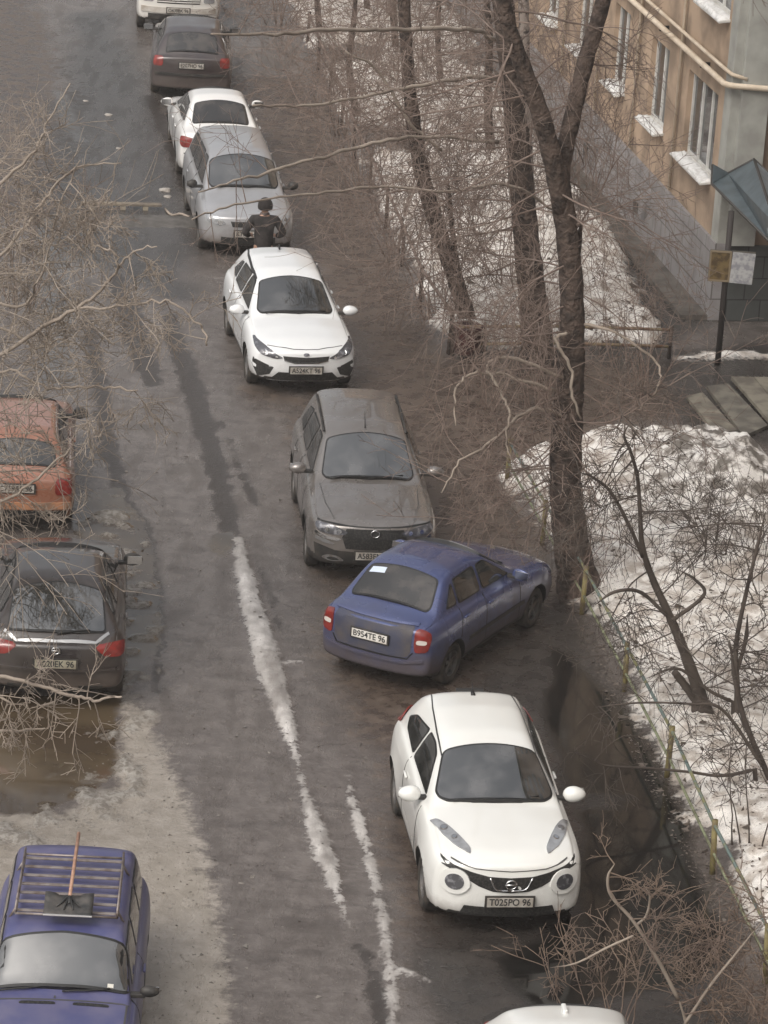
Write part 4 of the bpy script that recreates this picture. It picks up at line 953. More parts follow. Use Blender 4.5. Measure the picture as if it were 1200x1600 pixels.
# ---- silver minivan facing us
SILVER = paint('silver paint', (.40, .40, .41), metal=.35, rough=.3, dz=.5, dust=.2)
def silver_van():
    c = Car('minivan_car', (-2.95, 63.3, 0), hdg(9.5), 'silver grey minivan facing the camera, the person in dark clothes at its bonnet', 'car',
            L=4.3, W=1.74, FO=.80, WB=2.65, zg=.2, rw=.31, flare=.02, mat_body=SILVER, tumble=.30, curvf=.25, curvr=.12,
            prof=[(.8, .72), (.72, .84), (.4, .95), (-.1, 1.03), (-.22, 1.06), (-.95, 1.52), (-1.3, 1.6), (-2.4, 1.62), (-3.1, 1.58), (-3.3, 1.45), (-3.45, 1.05), (-3.5, .9)],
            belt=[(.8, .8), (0, .92), (-1, 1.0), (-3.5, 1.05)], rim=M_STEELRIM)
    c.glass('windshield', 'T', [(-.28, -.60), (-.24, 0), (-.28, .60), (-.4, .66), (-.92, .60), (-.95, 0), (-.92, -.60), (-.4, -.66)])
    c.glass('rear_window', 'B', [(-.55, 1.1), (.55, 1.1), (.5, 1.46), (-.5, 1.46)])
    c.sides([[(-.6, 1.05), (-1.4, 1.07), (-1.4, 1.46), (-1.05, 1.46)], [(-1.46, 1.07), (-2.3, 1.09), (-2.3, 1.47), (-1.46, 1.47)], [(-2.36, 1.09), (-3.1, 1.11), (-3.0, 1.45), (-2.36, 1.47)]],
            [[(-.5, .3), (-.5, 1.0)], [(-1.43, .3), (-1.43, 1.05)], [(-2.33, .6), (-2.33, 1.05)]], [(-1.3, .88), (-2.15, .9)])
    hl = [(.40, .66), (.52, .76), (.70, .83), (.78, .78), (.76, .68), (.6, .63)]
    for P in (hl, mir(hl)): lampbox(c, 'headlight', 'F', P, M_LAMP, inner=[(.52 if P[0][0] > 0 else -.52, .69, .05), (.68 if P[0][0] > 0 else -.68, .74, .03)])
    c.patch('grille', 'F', [(-.34, .72), (.34, .72), (.30, .62), (-.30, .62)], M_GRILLE)
    c.patch('bumper_intake', 'F', [(-.5, .42), (.5, .42), (.5, .3), (-.5, .3)], M_GRILLE)
    c.plate('F', .5, 'K318YH 96')
    c.mirror(-.5, 1.08, M_PLASTIC, s=(.07, .10, .08))
    c.wipers([((-.26, -.5), (-.36, .05)), ((-.25, .02), (-.34, .5))])
silver_van()

# ---- white sedan, tail to us
def white_sedan():
    c = Car('sedan_car', (-4.15, 71.2, 0), hdg(188), 'white sedan with red tail lamp seen from behind, beyond the silver minivan', 'car',
            L=4.38, W=1.70, FO=.83, WB=2.55, zg=.2, rw=.30, flare=.02, mat_body=paint('white sedan paint', (.80, .79, .77), dz=.45, dust=.08), tumble=.42, curvf=.2, curvr=.15,
            prof=[(.83, .66), (.7, .8), (.3, .9), (-.4, 1.0), (-.5, 1.03), (-1.3, 1.44), (-1.6, 1.52), (-2.1, 1.52), (-2.4, 1.44), (-2.95, 1.10), (-3.1, 1.07), (-3.42, 1.04), (-3.5, .98), (-3.55, .9)],
            belt=[(.83, .78), (0, .88), (-1, .96), (-2.5, 1.0), (-3.55, .98)])
    c.glass('windshield', 'T', [(-.5, -.56), (-.46, 0), (-.5, .56), (-.62, .62), (-1.25, .52), (-1.27, 0), (-1.25, -.52), (-.62, -.62)])
    c.glass('rear_window', 'T', [(-2.92, -.54), (-2.94, 0), (-2.92, .54), (-2.85, .57), (-2.42, .50), (-2.39, 0), (-2.42, -.50), (-2.85, -.57)])
    c.sides([[(-.7, 1.0), (-1.5, 1.03), (-1.5, 1.36), (-1.3, 1.35)], [(-1.56, 1.03), (-2.25, 1.05), (-2.25, 1.36), (-1.56, 1.36)], [(-2.3, 1.06), (-2.7, 1.09), (-2.4, 1.28), (-2.3, 1.33)]],
            [[(-.55, .3), (-.55, .96)], [(-1.53, .3), (-1.53, 1.0)], [(-2.35, .65), (-2.28, 1.02)]], [(-1.4, .86), (-2.2, .88)])
    tl = [(.50, .93), (.80, .95), (.82, .80), (.78, .74), (.52, .76)]
    for P in (tl, mir(tl)): lampbox(c, 'taillight', 'B', P, M_RED, off=.014)
    c.plate('B', .8, 'H641XA 96'); c.mirror(-.72, 1.0)
    c.strip('bumper_lip', 'B', [(-.75, .62), (.75, .62)], .02, M_SEAL, off=.004)
white_sedan()

# ---- dark car farther back, tail to us
p0 = at(297, 160)
def dark_wagon():
    c = Car('wagon_car', (p0[0] - .25, p0[1] + 3.5, 0), hdg(184), 'dark brownish wagon with dim red tail lamps, farthest car seen from behind', 'car',
            L=4.4, W=1.76, FO=.85, WB=2.6, zg=.22, rw=.31, mat_body=paint('dark brown paint', (.035, .025, .025), rough=.35, dust=.4, dirt=(.1, .08, .07)), tumble=.38,
            prof=[(.85, .7), (.7, .85), (.3, .93), (-.45, 1.02), (-1.25, 1.42), (-1.6, 1.48), (-2.6, 1.48), (-3.0, 1.42), (-3.45, 1.05), (-3.55, .9)],
            belt=[(.85, .8), (0, .9), (-1, .98), (-3.55, 1.0)], rim=M_STEELRIM)
    c.glass('windshield', 'T', [(-.5, -.56), (-.5, .56), (-.62, .62), (-1.2, .52), (-1.2, -.52), (-.62, -.62)])
    c.glass('rear_window', 'T', [(-3.40, -.58), (-3.42, 0), (-3.40, .58), (-3.02, .52), (-3.0, 0), (-3.02, -.52)])
    c.sides([[(-.7, 1.02), (-1.5, 1.04), (-1.5, 1.38), (-1.3, 1.36)], [(-1.56, 1.04), (-2.25, 1.05), (-2.25, 1.38), (-1.56, 1.38)], [(-2.3, 1.06), (-3.0, 1.09), (-2.85, 1.34), (-2.3, 1.37)]], [], [])
    tl = [(.60, .98), (.80, .98), (.82, .78), (.62, .78)]
    for P in (tl, mir(tl)): lampbox(c, 'taillight', 'B', P, M_RED, off=.014)
    c.strip('bumper_lip', 'B', [(-.78, .62), (.78, .62)], .05, M_PLASTIC, off=.03)
    c.plate('B', .82, 'E207HO 96'); c.mirror(-.72, 1.02, M_PLASTIC)
dark_wagon()

# ---- white van at the very top
p1 = at(262, 55)
def white_van():
    c = Car('van', (p1[0] + .15, p1[1] + .85, 0), hdg(5), 'white van at the far top end of the row, its bumper and slatted grille showing', 'van',
            L=5.0, W=1.95, FO=.85, WB=2.9, zg=.28, rw=.35, mat_body=paint('white van paint', (.72, .70, .66), dz=.4), tumble=.12, curvf=.2, curvr=.05, flare=.01,
            prof=[(.85, .95), (.78, 1.08), (.4, 1.2), (.15, 1.28), (-.6, 1.95), (-.9, 2.05), (-3.8, 2.1), (-4.05, 2.0), (-4.15, 1.8)], belt=[(.85, 1.0), (0, 1.15), (-4.15, 1.2)], crown=.06, rim=M_STEELRIM)
    c.glass('windshield', 'T', [(.10, -.74), (.12, 0), (.10, .74), (-.5, .72), (-.53, 0), (-.5, -.72)])
    c.glass('rear_window', 'B', [(-.7, 1.25), (.7, 1.25), (.65, 1.8), (-.65, 1.8)])
    c.sides([[(-.3, 1.22), (-1.2, 1.22), (-1.2, 1.8), (-.7, 1.8)]], [[(-.2, .4), (-.2, 1.15)], [(-1.3, .4), (-1.3, 1.9)]], [(-1.15, 1.0)])
    g = c.patch('grille', 'F', [(-.52, .98), (.52, .98), (.5, .76), (-.5, .76)], M_GRILLE, off=.008)
    for k in range(4): c.strip('grille_slat', 'F', [(-.5, .80 + k * .05), (.5, .80 + k * .05)], .022, c.mb, off=.02, parent=g)
    hl = [(.58, .98), (.82, .98), (.84, .78), (.58, .78)]
    for P in (hl, mir(hl)): lampbox(c, 'headlight', 'F', P, M_LAMP)
    c.strip('bumper_bar', 'F', [(-.86, .60), (.86, .60)], .13, mat('bumper grey', (.5, .47, .43), .5, noise=(5, (.3, .25, .2), .4, .7)), off=.03, thick=.04)
    c.patch('bumper_intake', 'F', [(-.7, .5), (.7, .5), (.7, .36), (-.7, .36)], M_PLASTIC)
    c.plate('F', .60, 'O430BK 96'); c.mirror(-.2, 1.35, M_PLASTIC, s=(.1, .12, .17)); c.wipers([((.12, -.6), (.02, .0)), ((.12, .05), (.02, .65))])
white_van()

# ---- orange hatchback, left edge
p2 = at(20, 850)
def orange_hatch():
    c = Car('hatchback_car', (p2[0] - .36, p2[1] + 3.6, 0), hdg(186), 'orange red hatchback at the left edge, tail to us, cut by the frame', 'car',
            L=4.15, W=1.68, FO=.8, WB=2.5, zg=.22, rw=.29, mat_body=paint('orange red paint', (.30, .125, .075), rough=.22, dz=.5, dust=.3, dirt=(.2, .13, .09)), tumble=.34, curvr=.06, crown=.04,
            prof=[(.8, .68), (.7, .8), (.3, .9), (-.4, 1.0), (-1.15, 1.39), (-1.5, 1.44), (-2.6, 1.44), (-2.9, 1.38), (-3.18, .99), (-3.28, .92), (-3.35, .8)],
            belt=[(.8, .78), (0, .86), (-1, .93), (-3.35, .95)], rim=M_STEELRIM)
    c.glass('windshield', 'T', [(-.5, -.56), (-.5, .56), (-.62, .62), (-1.12, .54), (-1.12, -.54), (-.62, -.62)])
    c.glass('rear_window', 'T', [(-3.15, -.58), (-3.17, 0), (-3.15, .58), (-2.94, .53), (-2.92, 0), (-2.94, -.53)], seal=.015)
    c.sides([[(-.68, .97), (-1.5, .99), (-1.5, 1.33), (-1.2, 1.32)], [(-1.56, .99), (-2.3, 1.0), (-2.3, 1.33), (-1.56, 1.33)], [(-2.35, 1.0), (-2.9, 1.02), (-2.75, 1.28), (-2.35, 1.33)]], [[(-.52, .3), (-.52, .95)], [(-1.53, .3), (-1.53, .97)]], [(-1.4, .84)])
    tl = [(.56, .88), (.78, .88), (.79, .66), (.56, .66)]
    for P in (tl, mir(tl)): lampbox(c, 'taillight', 'B', P, M_RED, off=.014)
    c.strip('bumper_bar', 'B', [(-.78, .50), (.78, .50)], .10, mat('bumper beige', (.45, .22, .12), .5, noise=(5, (.2, .14, .1), .4, .7)), off=.03, thick=.04)
    c.patch('lower_bumper', 'B', [(-.74, .42), (.74, .42), (.7, .28), (-.7, .28)], M_PLASTIC)
    c.plate('B', .76, 'C719AP 96'); c.mirror(-.62, 1.0, M_PLASTIC, s=(.08, .12, .09))
orange_hatch()

# ---- black hatch in the brown puddle
p3 = at(88, 1112)
def black_hatch():
    c = Car('hatchback_car', (p3[0] - .32, p3[1] + 3.3, 0), hdg(185), 'black brown hatchback standing with its tail over the brown puddle', 'car',
            L=4.2, W=1.76, FO=.85, WB=2.55, zg=.24, rw=.31, mat_body=paint('black brown paint', (.03, .024, .022), rough=.25, dz=.5, dust=.3, dirt=(.11, .085, .07)), tumble=.42, curvr=.14,
            prof=[(.85, .7), (.75, .85), (.3, .95), (-.4, 1.04), (-1.2, 1.46), (-1.6, 1.54), (-2.3, 1.54), (-2.52, 1.49), (-3.20, 1.02), (-3.31, .90), (-3.35, .80)],
            belt=[(.85, .82), (0, .92), (-1, 1.0), (-3.35, 1.02)], rim=M_STEELRIM)
    c.glass('windshield', 'T', [(-.5, -.58), (-.5, .58), (-.62, .64), (-1.16, .54), (-1.16, -.54), (-.62, -.64)])
    g = c.glass('rear_window', 'T', [(-3.13, -.63), (-3.19, -.3), (-3.20, 0), (-3.19, .3), (-3.13, .63), (-2.60, .57), (-2.56, 0), (-2.60, -.57)], seal=.02, mats=M_GLASS)
    c.strip('window_edge', 'T', [(-3.12, -.66), (-3.245, -.5), (-3.27, 0), (-3.245, .5), (-3.12, .66)], .03, mat('silvery trim', (.4, .4, .4), .3, metal=.6), off=.015)
    c.wipers([((-3.2, 0.0), (-3.14, -.42))])
    c.sides([[(-.7, 1.03), (-1.5, 1.06), (-1.5, 1.42), (-1.25, 1.40)], [(-1.56, 1.06), (-2.3, 1.08), (-2.3, 1.42), (-1.56, 1.43)], [(-2.35, 1.09), (-2.85, 1.14), (-2.65, 1.36), (-2.35, 1.41)]], [[(-.52, .3), (-.52, .97)], [(-1.53, .3), (-1.53, 1.03)]], [(-1.4, .88), (-2.2, .9)])
    tl = [(.48, .90), (.70, .93), (.86, .93), (.86, .76), (.62, .77)]
    for P in (tl, mir(tl)): lampbox(c, 'taillight', 'B', P, M_RED, off=.014)
    ring_badge(c, .86, .05, True, 'B')
    c.strip('bumper_lip', 'B', [(-.80, .60), (.80, .60)], .03, c.mb, off=.03, thick=.03)
    c.plate('B', .69, 'A020EK 96', pm=mat('olive grimy plate', (.38, .36, .27), .5, noise=(9, (.2, .17, .13), .35, .75)))
    c.mirror(-.62, 1.08, M_PLASTIC)
    bm = bmesh.new(); p, n = c.project('T', -2.6, .1); box(bm, (-2.62, .1, p.z + .025), (.1, .03, .05), None, .01); bmobj('antenna', bm, M_SEAL, c.root)
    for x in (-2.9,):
        for sg in (-1, 1): c.strip('lower_bumper_strip', 'B', [(sg * .3, .36), (sg * .6, .36)], .03, M_PLASTIC, off=.01)  # dark plastic strips low on the rear bumper
black_hatch()

# ---- blue violet boxy wagon with rack
VIO = paint('violet blue paint', (.068, .072, .175), rough=.35, dz=.2, dust=.35, coat=.25, dirt=(.26, .23, .27))
p4 = at(112, 1556, .98)
def violet_wagon():
    c = Car('wagon_car', (p4[0] - .10, p4[1] - .42, 0), hdg(2.5), 'violet blue boxy old wagon with roof rack in the bottom left corner', 'car',
            L=4.1, W=1.64, FO=.66, WB=2.42, zg=.22, rw=.30, mat_body=VIO, tumble=.18, curvf=.05, curvr=.05, flare=.0, crown=.035,
            prof=[(.66, .84), (.6, .92), (.2, .95), (-.40, .975), (-.46, .99), (-.92, 1.40), (-1.04, 1.445), (-1.2, 1.44), (-2.9, 1.43), (-3.15, 1.36), (-3.35, .98), (-3.44, .85)],
            belt=[(.66, .84), (0, .88), (-1, .92), (-3.44, .92)], rim=M_STEELRIM)
    c.glass('windshield', 'T', [(-.475, -.66), (-.46, 0), (-.475, .66), (-.52, .70), (-.90, .65), (-.93, 0), (-.90, -.65), (-.52, -.70)], seal=.025)
    c.glass('rear_window', 'T', [(-3.3, -.6), (-3.3, .6), (-3.17, .57), (-3.17, -.57)])
    c.sides([[(-.72, .96), (-1.5, .97), (-1.5, 1.33), (-.92, 1.32)], [(-1.56, .97), (-2.3, .98), (-2.3, 1.33), (-1.56, 1.33)], [(-2.36, .98), (-3.1, .99), (-3.0, 1.31), (-2.36, 1.33)]], [[(-.5, .3), (-.5, .93)], [(-1.53, .3), (-1.53, .93)]], [(-1.4, .82)])
    c.mirror(-.55, 1.0, M_PLASTIC, s=(.06, .10, .06))
    c.wipers([((-.44, -.62), (-.50, -.12)), ((-.44, .02), (-.50, .5))])
    for y in (-.22, .22 + .1):
        c.patch('hood_vent', 'T', [(-.24, y - .19), (-.24, y + .19), (-.29, y + .17), (-.29, y - .17)], M_GRILLE, off=.008, rnd=1)
    c.seams([[(-.33, -.70), (-.33, .70)], [(-.33, -.68), (.6, -.66)], [(-.33, .68), (.6, .66)], [(-.36, -.05), (-.40, -.05)]], 'T', wd=.012)
    hl = [(.42, .78), (.72, .78), (.72, .6), (.42, .6)]
    for P in (hl, mir(hl)): lampbox(c, 'headlight', 'F', P, M_LAMP)
    c.patch('grille', 'F', [(-.38, .78), (.38, .78), (.38, .6), (-.38, .6)], M_GRILLE); c.plate('F', .5, 'M186OT 96')
    # items behind the screen: two small white blobs on the dash side
    c.patch('window_sticker', 'T', [(-.505, .47), (-.505, .53), (-.54, .53), (-.54, .47)], mat('white tag', (.6, .58, .52), .6), off=.05, thick=.04)
    return c
VW = violet_wagon()
M_RACK = mat('rack steel', (.33, .29, .27), .5, metal=.5, noise=(8, (.16, .12, .1), .4, .7))
def roof_rack(c):
    t0 = Tubes(); zr = 1.51
    ys = .52
    rr = c.root
    fr = None
    t0.add([(-1.15, -ys, zr), (-1.15, ys, zr)], .014, 6); t0.add([(-2.55, -ys, zr), (-2.55, ys, zr)], .014, 6)
    for y in (-ys, ys): t0.add([(-1.15, y, zr), (-2.55, y, zr)], .014, 6); t0.add([(-1.15, y, zr + .07), (-2.55, y, zr + .07)], .011, 6)
    for y in (-ys, ys):
        for x in (-1.15, -1.6, -2.1, -2.55): t0.add([(x, y, zr), (x, y, zr + .07)], .01, 5)
        for x in (-1.3, -2.4): t0.add([(x, y, zr), (x, y * 1.13, zr - .13)], .014, 5)
    fr = t0.build('rack_frame', M_RACK, rr)
    for k in range(7):
        bm = bmesh.new(); box(bm, (-1.22 - k * .205, 0, zr + .004), (.045, 2 * ys - .03, .018), None, .004); bmobj('rack_slat', bm, M_RACK, fr)
roof_rack(VW)
# shovel on the rack (its own thing)
def shovel(c):
    mw = Matrix.Translation(Vector(c.root.location)) @ Matrix.Rotation(c.root.rotation_euler.z, 4, 'Z')
    o = empty('snow_shovel', mw @ Vector((-1.35, 0.02, 1.53)), c.root.rotation_euler.z); tag(o, 'snow shovel with dark blade and wooden handle lying on the roof rack', 'shovel')
    # local frame: x forward (to the camera)
    V = []; F = []; nx, ny = 6, 11
    for i in range(nx):
        for j in range(ny):
            x = -.02 + .36 * i / (nx - 1); y = -.25 + .5 * j / (ny - 1); u = (y / .25)
            V.append((x * (1 - .03 * u * u), y, .05 + .05 * u * u * (1 - i / (nx - 1)) + .05 * (1 - i / (nx - 1)) ** 2 - .012 * math.cos(j * math.pi * .6) * (1 - i / nx)))
    n = len(V); V += [(a, b, z - .006) for a, b, z in V]
    for i in range(nx - 1):
        for j in range(ny - 1):
            a = i * ny + j; F += [(a, a + ny, a + ny + 1, a + 1), (n + a, n + a + 1, n + a + ny + 1, n + a + ny)]
    for i in range(nx - 1):
        a = i * ny; F += [(a, n + a, n + a + ny, a + ny)]; a = i * ny + ny - 1; F += [(a, a + ny, n + a + ny, n + a)]
    for j in range(ny - 1):
        a = j; F += [(a, a + 1, n + a + 1, n + a)]; a = (nx - 1) * ny + j; F += [(a, n + a, n + a + 1, a + 1)]
    bl = meshobj('blade', V, F, mat('blade plastic', (.03, .03, .03), .45, noise=(9, (.1, .09, .08), .4, .7)), o, True)
    t = Tubes(); t.add([(.02, 0, .1), (.12, 0, .075)], [.028, .012], 6)
    for a in (-1, 1): t.add([(.0, 0, .105), (.18, a * .12, .07)], [.016, .006], 5); t.add([(.0, 0, .105), (.24, a * .05, .07)], [.016, .006], 5)
    t.build('blade_rib', mat('rib plastic', (.025, .025, .025), .4), bl)
    bm = bmesh.new(); box(bm, (.345, 0, .05), (.022, .5, .016), None, .004); bmobj('blade_edge', bm, mat('edge metal', (.6, .58, .56), .35, metal=.6), bl)
    t = Tubes(); t.add([(.03, 0, .1), (-.5, 0.01, .19), (-1.1, .02, .30)], .019, 8); t.build('handle', mat('pale wood', (.45, .27, .19), .6, noise=(12, (.33, .19, .13), .4, .6)), o)
shovel(VW)

# ---- white car at the bottom edge, only its roof shows
p5 = at(880, 1570, 1.47)
def roof_car():
    c = Car('hatchback_car', (p5[0] + .35, p5[1] - 2.62, 0), hdg(7), 'white car cut by the bottom edge, only the tail of its roof showing', 'car',
            L=4.1, W=1.74, FO=.84, WB=2.55, mat_body=paint('white roof paint', (.76, .76, .73), rough=.3, dust=.12), tumble=.4, crown=.09,
            prof=[(.84, .7), (.7, .82), (.3, .92), (-.4, 1.02), (-1.2, 1.42), (-1.6, 1.49), (-2.3, 1.49), (-2.75, 1.42), (-3.1, 1.1), (-3.26, .9)], belt=[(.84, .8), (0, .9), (-3.26, 1.0)])
    c.glass('windshield', 'T', [(-.5, -.56), (-.5, .56), (-.62, .62), (-1.16, .52), (-1.16, -.52), (-.62, -.62)])
    c.glass('rear_window', 'T', [(-3.05, -.52), (-3.05, .52), (-2.82, .48), (-2.82, -.48)])
    c.sides([[(-.7, 1.0), (-1.5, 1.03), (-1.5, 1.36), (-1.25, 1.35)], [(-1.56, 1.03), (-2.4, 1.05), (-2.35, 1.34), (-1.56, 1.36)]], [], [])
    bm = bmesh.new(); p, n = c.project('T', -2.55, 0); box(bm, (-2.55, -.03, p.z + .02), (.16, .05, .06), None, .015); bmobj('antenna', bm, c.mb, c.root)
    c.mirror(-.7, 1.03)
    tl = [(.60, 1.05), (.80, 1.0), (.82, .78), (.62, .78)]
    for P in (tl, mir(tl)): lampbox(c, 'taillight', 'B', P, M_RED, off=.014)
roof_car()
# ------------------------------------------------------------------ bare trees
M_BARK = mat('bark', (.115, .083, .067), .9, noise=(6, (.045, .033, .027), .42, .6), bump=(16, 1., .08))
M_BARKB = mat('birch bark', (.32, .27, .235), .8, noise=(7, (.06, .045, .04), .52, .6), bump=(20, .5, .02))
M_TWIG = mat('brown twigs', (.16, .115, .094), .9, noise=(2, (.24, .185, .155), .42, .6))
M_TWIGP = mat('pale twigs', (.34, .285, .235), .8, noise=(2, (.22, .18, .145), .42, .6))
M_TWIGD = mat('dark twigs', (.055, .043, .036), .9, noise=(2, (.10, .08, .066), .42, .6))
DENS = .62
def unit(v): return v / (np.linalg.norm(v) + 1e-9)
def grow(T, rng, p, d, L, r, lv, gr=-.05, rmin=.0055, kids=(5, 4, 3), bend=.12, tips=True, br=1.):
    n = (7, 6, 5, 4)[3 - lv] if lv <= 3 else 8
    pts = [p]; dd = unit(d); up = np.array([0, 0, 1.])
    for i in range(n):
        dd = unit(dd + rng.normal(0, bend, 3) * .55 + up * gr); pts.append(pts[-1] + dd * L / n)
    P = spline(pts, n * 2 - 1) if lv >= 2 else np.array(pts)
    rad = np.maximum(np.linspace(r, r * .35, len(P)), rmin * (.72 if lv == 0 else 1))
    T.add(P, rad, 5 if lv >= 3 else 3 if lv < 2 else 4, cap=False)
    if lv == 0: return
    k = kids[3 - lv] if 3 - lv < len(kids) else 4
    for j in range(k):
        f = .2 + .8 * (j + rng.rand()) / k; q = f * (len(P) - 1); i = min(int(q), len(P) - 2); s_ = P[i] + (P[i + 1] - P[i]) * (q - i)
        t_ = unit(P[i + 1] - P[i]); side = unit(np.cross(t_, rng.normal(0, 1, 3))); ang = R(rng.uniform(28, 68) * br)
        grow(T, rng, s_, t_ * math.cos(ang) + side * math.sin(ang), L * rng.uniform(.38, .7), max(r * .5, rmin), lv - 1, gr, rmin, kids, bend)
def limb(pix, Y0, dY=0.):
    """[(px,py,width px)] at distance Y0 -> world polyline + radii"""
    n = len(pix); pts = []; rad = []
    for i, (a, b, w_) in enumerate(pix):
        Y = Y0 + dY * i / max(1, n - 1); q = atY(a, b, Y); pts.append(q); rad.append(w_ / 2 * (math.hypot(Y, CH - q[2])) / FPX)
    Q = spline([list(p) + [r] for p, r in zip(pts, rad)], max(6, n * 5)); return Q[:, :3], Q[:, 3]
def tree(name, base, label, trunks, mt, mc, sprays, seed, group='bare trees in the yard', extra=(), rmin=.0042, root_flare=True, explicit=None, wk=1.):
    """trunks: list of (pixel list, Y0, dY); sprays: (limb index, f0, f1, count, length, radius, level, direction bias)"""
    rng = np.random.RandomState(seed); root = empty(name, (base[0], base[1], 0)); o0 = np.array([base[0], base[1], 0.]); tag(root, label, 'tree', group)
    T = Tubes(); C = Tubes(); BG = Tubes(); lim = []
    for pix, Y0, dY in trunks:
        P, r = limb(pix, Y0, dY); P = P - o0; r = r * wk; k_ = min(6, len(r)) if pix[-1][2] < 15 else 1; r[-k_:] *= np.linspace(1, .25, k_) if k_ > 1 else 1
        if root_flare and abs(P[0][2]) < .5:
            P[0][2] = -.12; f = np.exp(-np.arange(len(P)) * .9); r = r * (1 + .35 * f)
        r = r * (1 + .05 * np.sin(np.arange(len(r)) * 2.1 + seed))
        lim.append((P, r)); T.add(P, r, 12)
    for pix, Y0, dY in (explicit or ()):
        P, r = limb(pix, Y0, dY); P = P - o0 + 0
        P[1:-1] += rng.normal(0, .012, P[1:-1].shape); lim.append((P, r)); BG.add(P, np.maximum(r * (.72 if seed == 25 else .85), rmin), 6)
    for (li, f0, f1, cnt, Ln, rr, lv, bias) in sprays:
        P, r = lim[li]
        cnt = max(3, int(cnt * DENS))
        for j in range(cnt):
            f = f0 + (f1 - f0) * (j + rng.rand()) / cnt; q = f * (len(P) - 1); i = min(int(q), len(P) - 2); s_ = P[i] + (P[i + 1] - P[i]) * (q - i)
            d = unit(np.cross(unit(P[i + 1] - P[i]), rng.normal(0, 1, 3))) + np.array(bias)
            grow(C, rng, s_, unit(d), Ln * rng.uniform(.7, 1.25), rr, lv, rmin=rmin, gr=rng.uniform(-.12, .06))
    T.build('trunk', mt, root); C.build('crown', mc, root)
    if explicit: BG.build('bough', M_TWIGP, root)
    return root
YA = at(905, 925)[1]
tree('bare_tree', at(905, 925), 'tall forked tree by the low fence behind the nose of the blue sedan',
     [([(908, 932, 66), (893, 850, 58), (884, 760, 52), (886, 660, 50), (893, 560, 42), (893, 450, 38), (884, 350, 36), (868, 260, 36)], YA, -.6),
      ([(876, 330, 24), (866, 262, 31), (845, 180, 30), (815, 100, 27), (792, 30, 25), (780, -60, 22), (770, -250, 18), (760, -500, 12)], YA - .6, -.8),
      ([(880, 335, 22), (878, 262, 28), (895, 180, 27), (915, 95, 26), (940, 10, 24), (965, -100, 20), (1000, -350, 14)], YA - .6, .6),
      ([(893, 425, 22), (900, 390, 16), (909, 348, 12)], YA, -.3)],
     M_BARK, M_TWIG,
     [(1, .6, 1, 22, 3.0, .03, 3, (-.2, 0, 1.3)), (2, .7, 1, 16, 3.0, .03, 3, (.2, 0, 1.3)), (0, .30, .98, 30, 1.7, .016, 3, (-.6, -.1, .1)), (0, .3, .6, 16, 1.5, .014, 3, (.1, -.5, -.35)), (1, .05, .6, 18, 1.9, .016, 3, (-.6, 0, -.25)), (2, .05, .5, 8, 1.5, .014, 3, (.4, 0, -.2)), (0, .25, .45, 12, 1.6, .013, 3, (-1, -.3, -.5)), (4, .2, 1, 8, .5, .007, 2, (0, 0, -.3)), (5, .2, 1, 12, .6, .007, 2, (0, 0, -.3)), (6, .2, 1, 10, .6, .007, 2, (0, 0, -.3)), (7, .2, 1, 8, .5, .007, 2, (0, 0, -.3)), (8, .1, 1, 14, .9, .009, 2, (0, 0, .1))], 11,
     explicit=[([(885, 520, 8), (868, 530, 7), (877, 548, 7), (893, 578, 6), (895, 620, 6), (908, 655, 4)], YA - .6, -.4), ([(880, 590, 8), (800, 560, 7), (762, 572, 6), (778, 606, 6), (796, 645, 5), (790, 690, 4), (802, 722, 3)], YA - .5, -1), ([(870, 610, 7), (780, 585, 6), (735, 585, 5), (712, 612, 5), (712, 665, 3)], YA - .5, -1.2), ([(880, 500, 8), (960, 520, 6), (1020, 560, 5), (1030, 600, 4), (1000, 640, 3)], YA - .4, -.4), ([(885, 650, 8), (830, 640, 7), (770, 690, 6), (720, 720, 4), (690, 770, 3)], YA - .4, -1.2)])
YB = at(840, 566)[1]
tree('bare_tree', at(842, 566), 'straight thick tree left of the birch, pale boughs reaching left over the cars',
     [([(842, 568, 54), (836, 500, 48), (824, 390, 42), (812, 260, 38), (800, 130, 36), (786, 0, 34), (775, -150, 28), (765, -350, 20)], YB, -.5)],
     M_BARK, M_TWIG,
     [(0, .85, 1, 30, 3.2, .03, 3, (-.2, 0, 1.3)), (0, .2, .75, 34, 2.2, .018, 3, (-.6, -.2, .0)), (0, .3, .7, 10, 2.0, .016, 3, (.5, -.3, .1)), (1, .3, 1, 12, 1.0, .009, 2, (0, 0, 0)), (2, .3, 1, 12, 1.0, .009, 2, (0, 0, 0)), (3, .2, 1, 12, 1.0, .009, 2, (0, 0, 0)), (4, .2, 1, 12, 1.0, .009, 2, (0, 0, 0)), (5, .2, 1, 8, 1.0, .009, 2, (0, 0, 0))], 12,
     explicit=[([(772, 62, 8), (745, 48, 9), (690, 44, 9), (600, 48, 8), (520, 46, 8), (440, 52, 7), (330, 53, 4)], YB - .8, -6),
               ([(778, 121, 8), (720, 122, 8), (650, 134, 7), (560, 152, 6), (470, 164, 5), (395, 165, 4)], YB - .8, -4),
               ([(778, 222, 8), (700, 214, 7), (620, 216, 7), (545, 234, 7), (480, 250, 6), (425, 267, 6), (360, 285, 4), (310, 300, 3)], YB - .5, -5),
               ([(870, 330, 5), (790, 288, 6), (700, 300, 6), (600, 292, 5), (520, 300, 5), (440, 307, 4), (360, 322, 4), (300, 343, 3)], YB - 1, -6),
               ([(690, 235, 6), (640, 190, 6), (590, 110, 6), (540, 80, 4)], YB - 1, -1)])
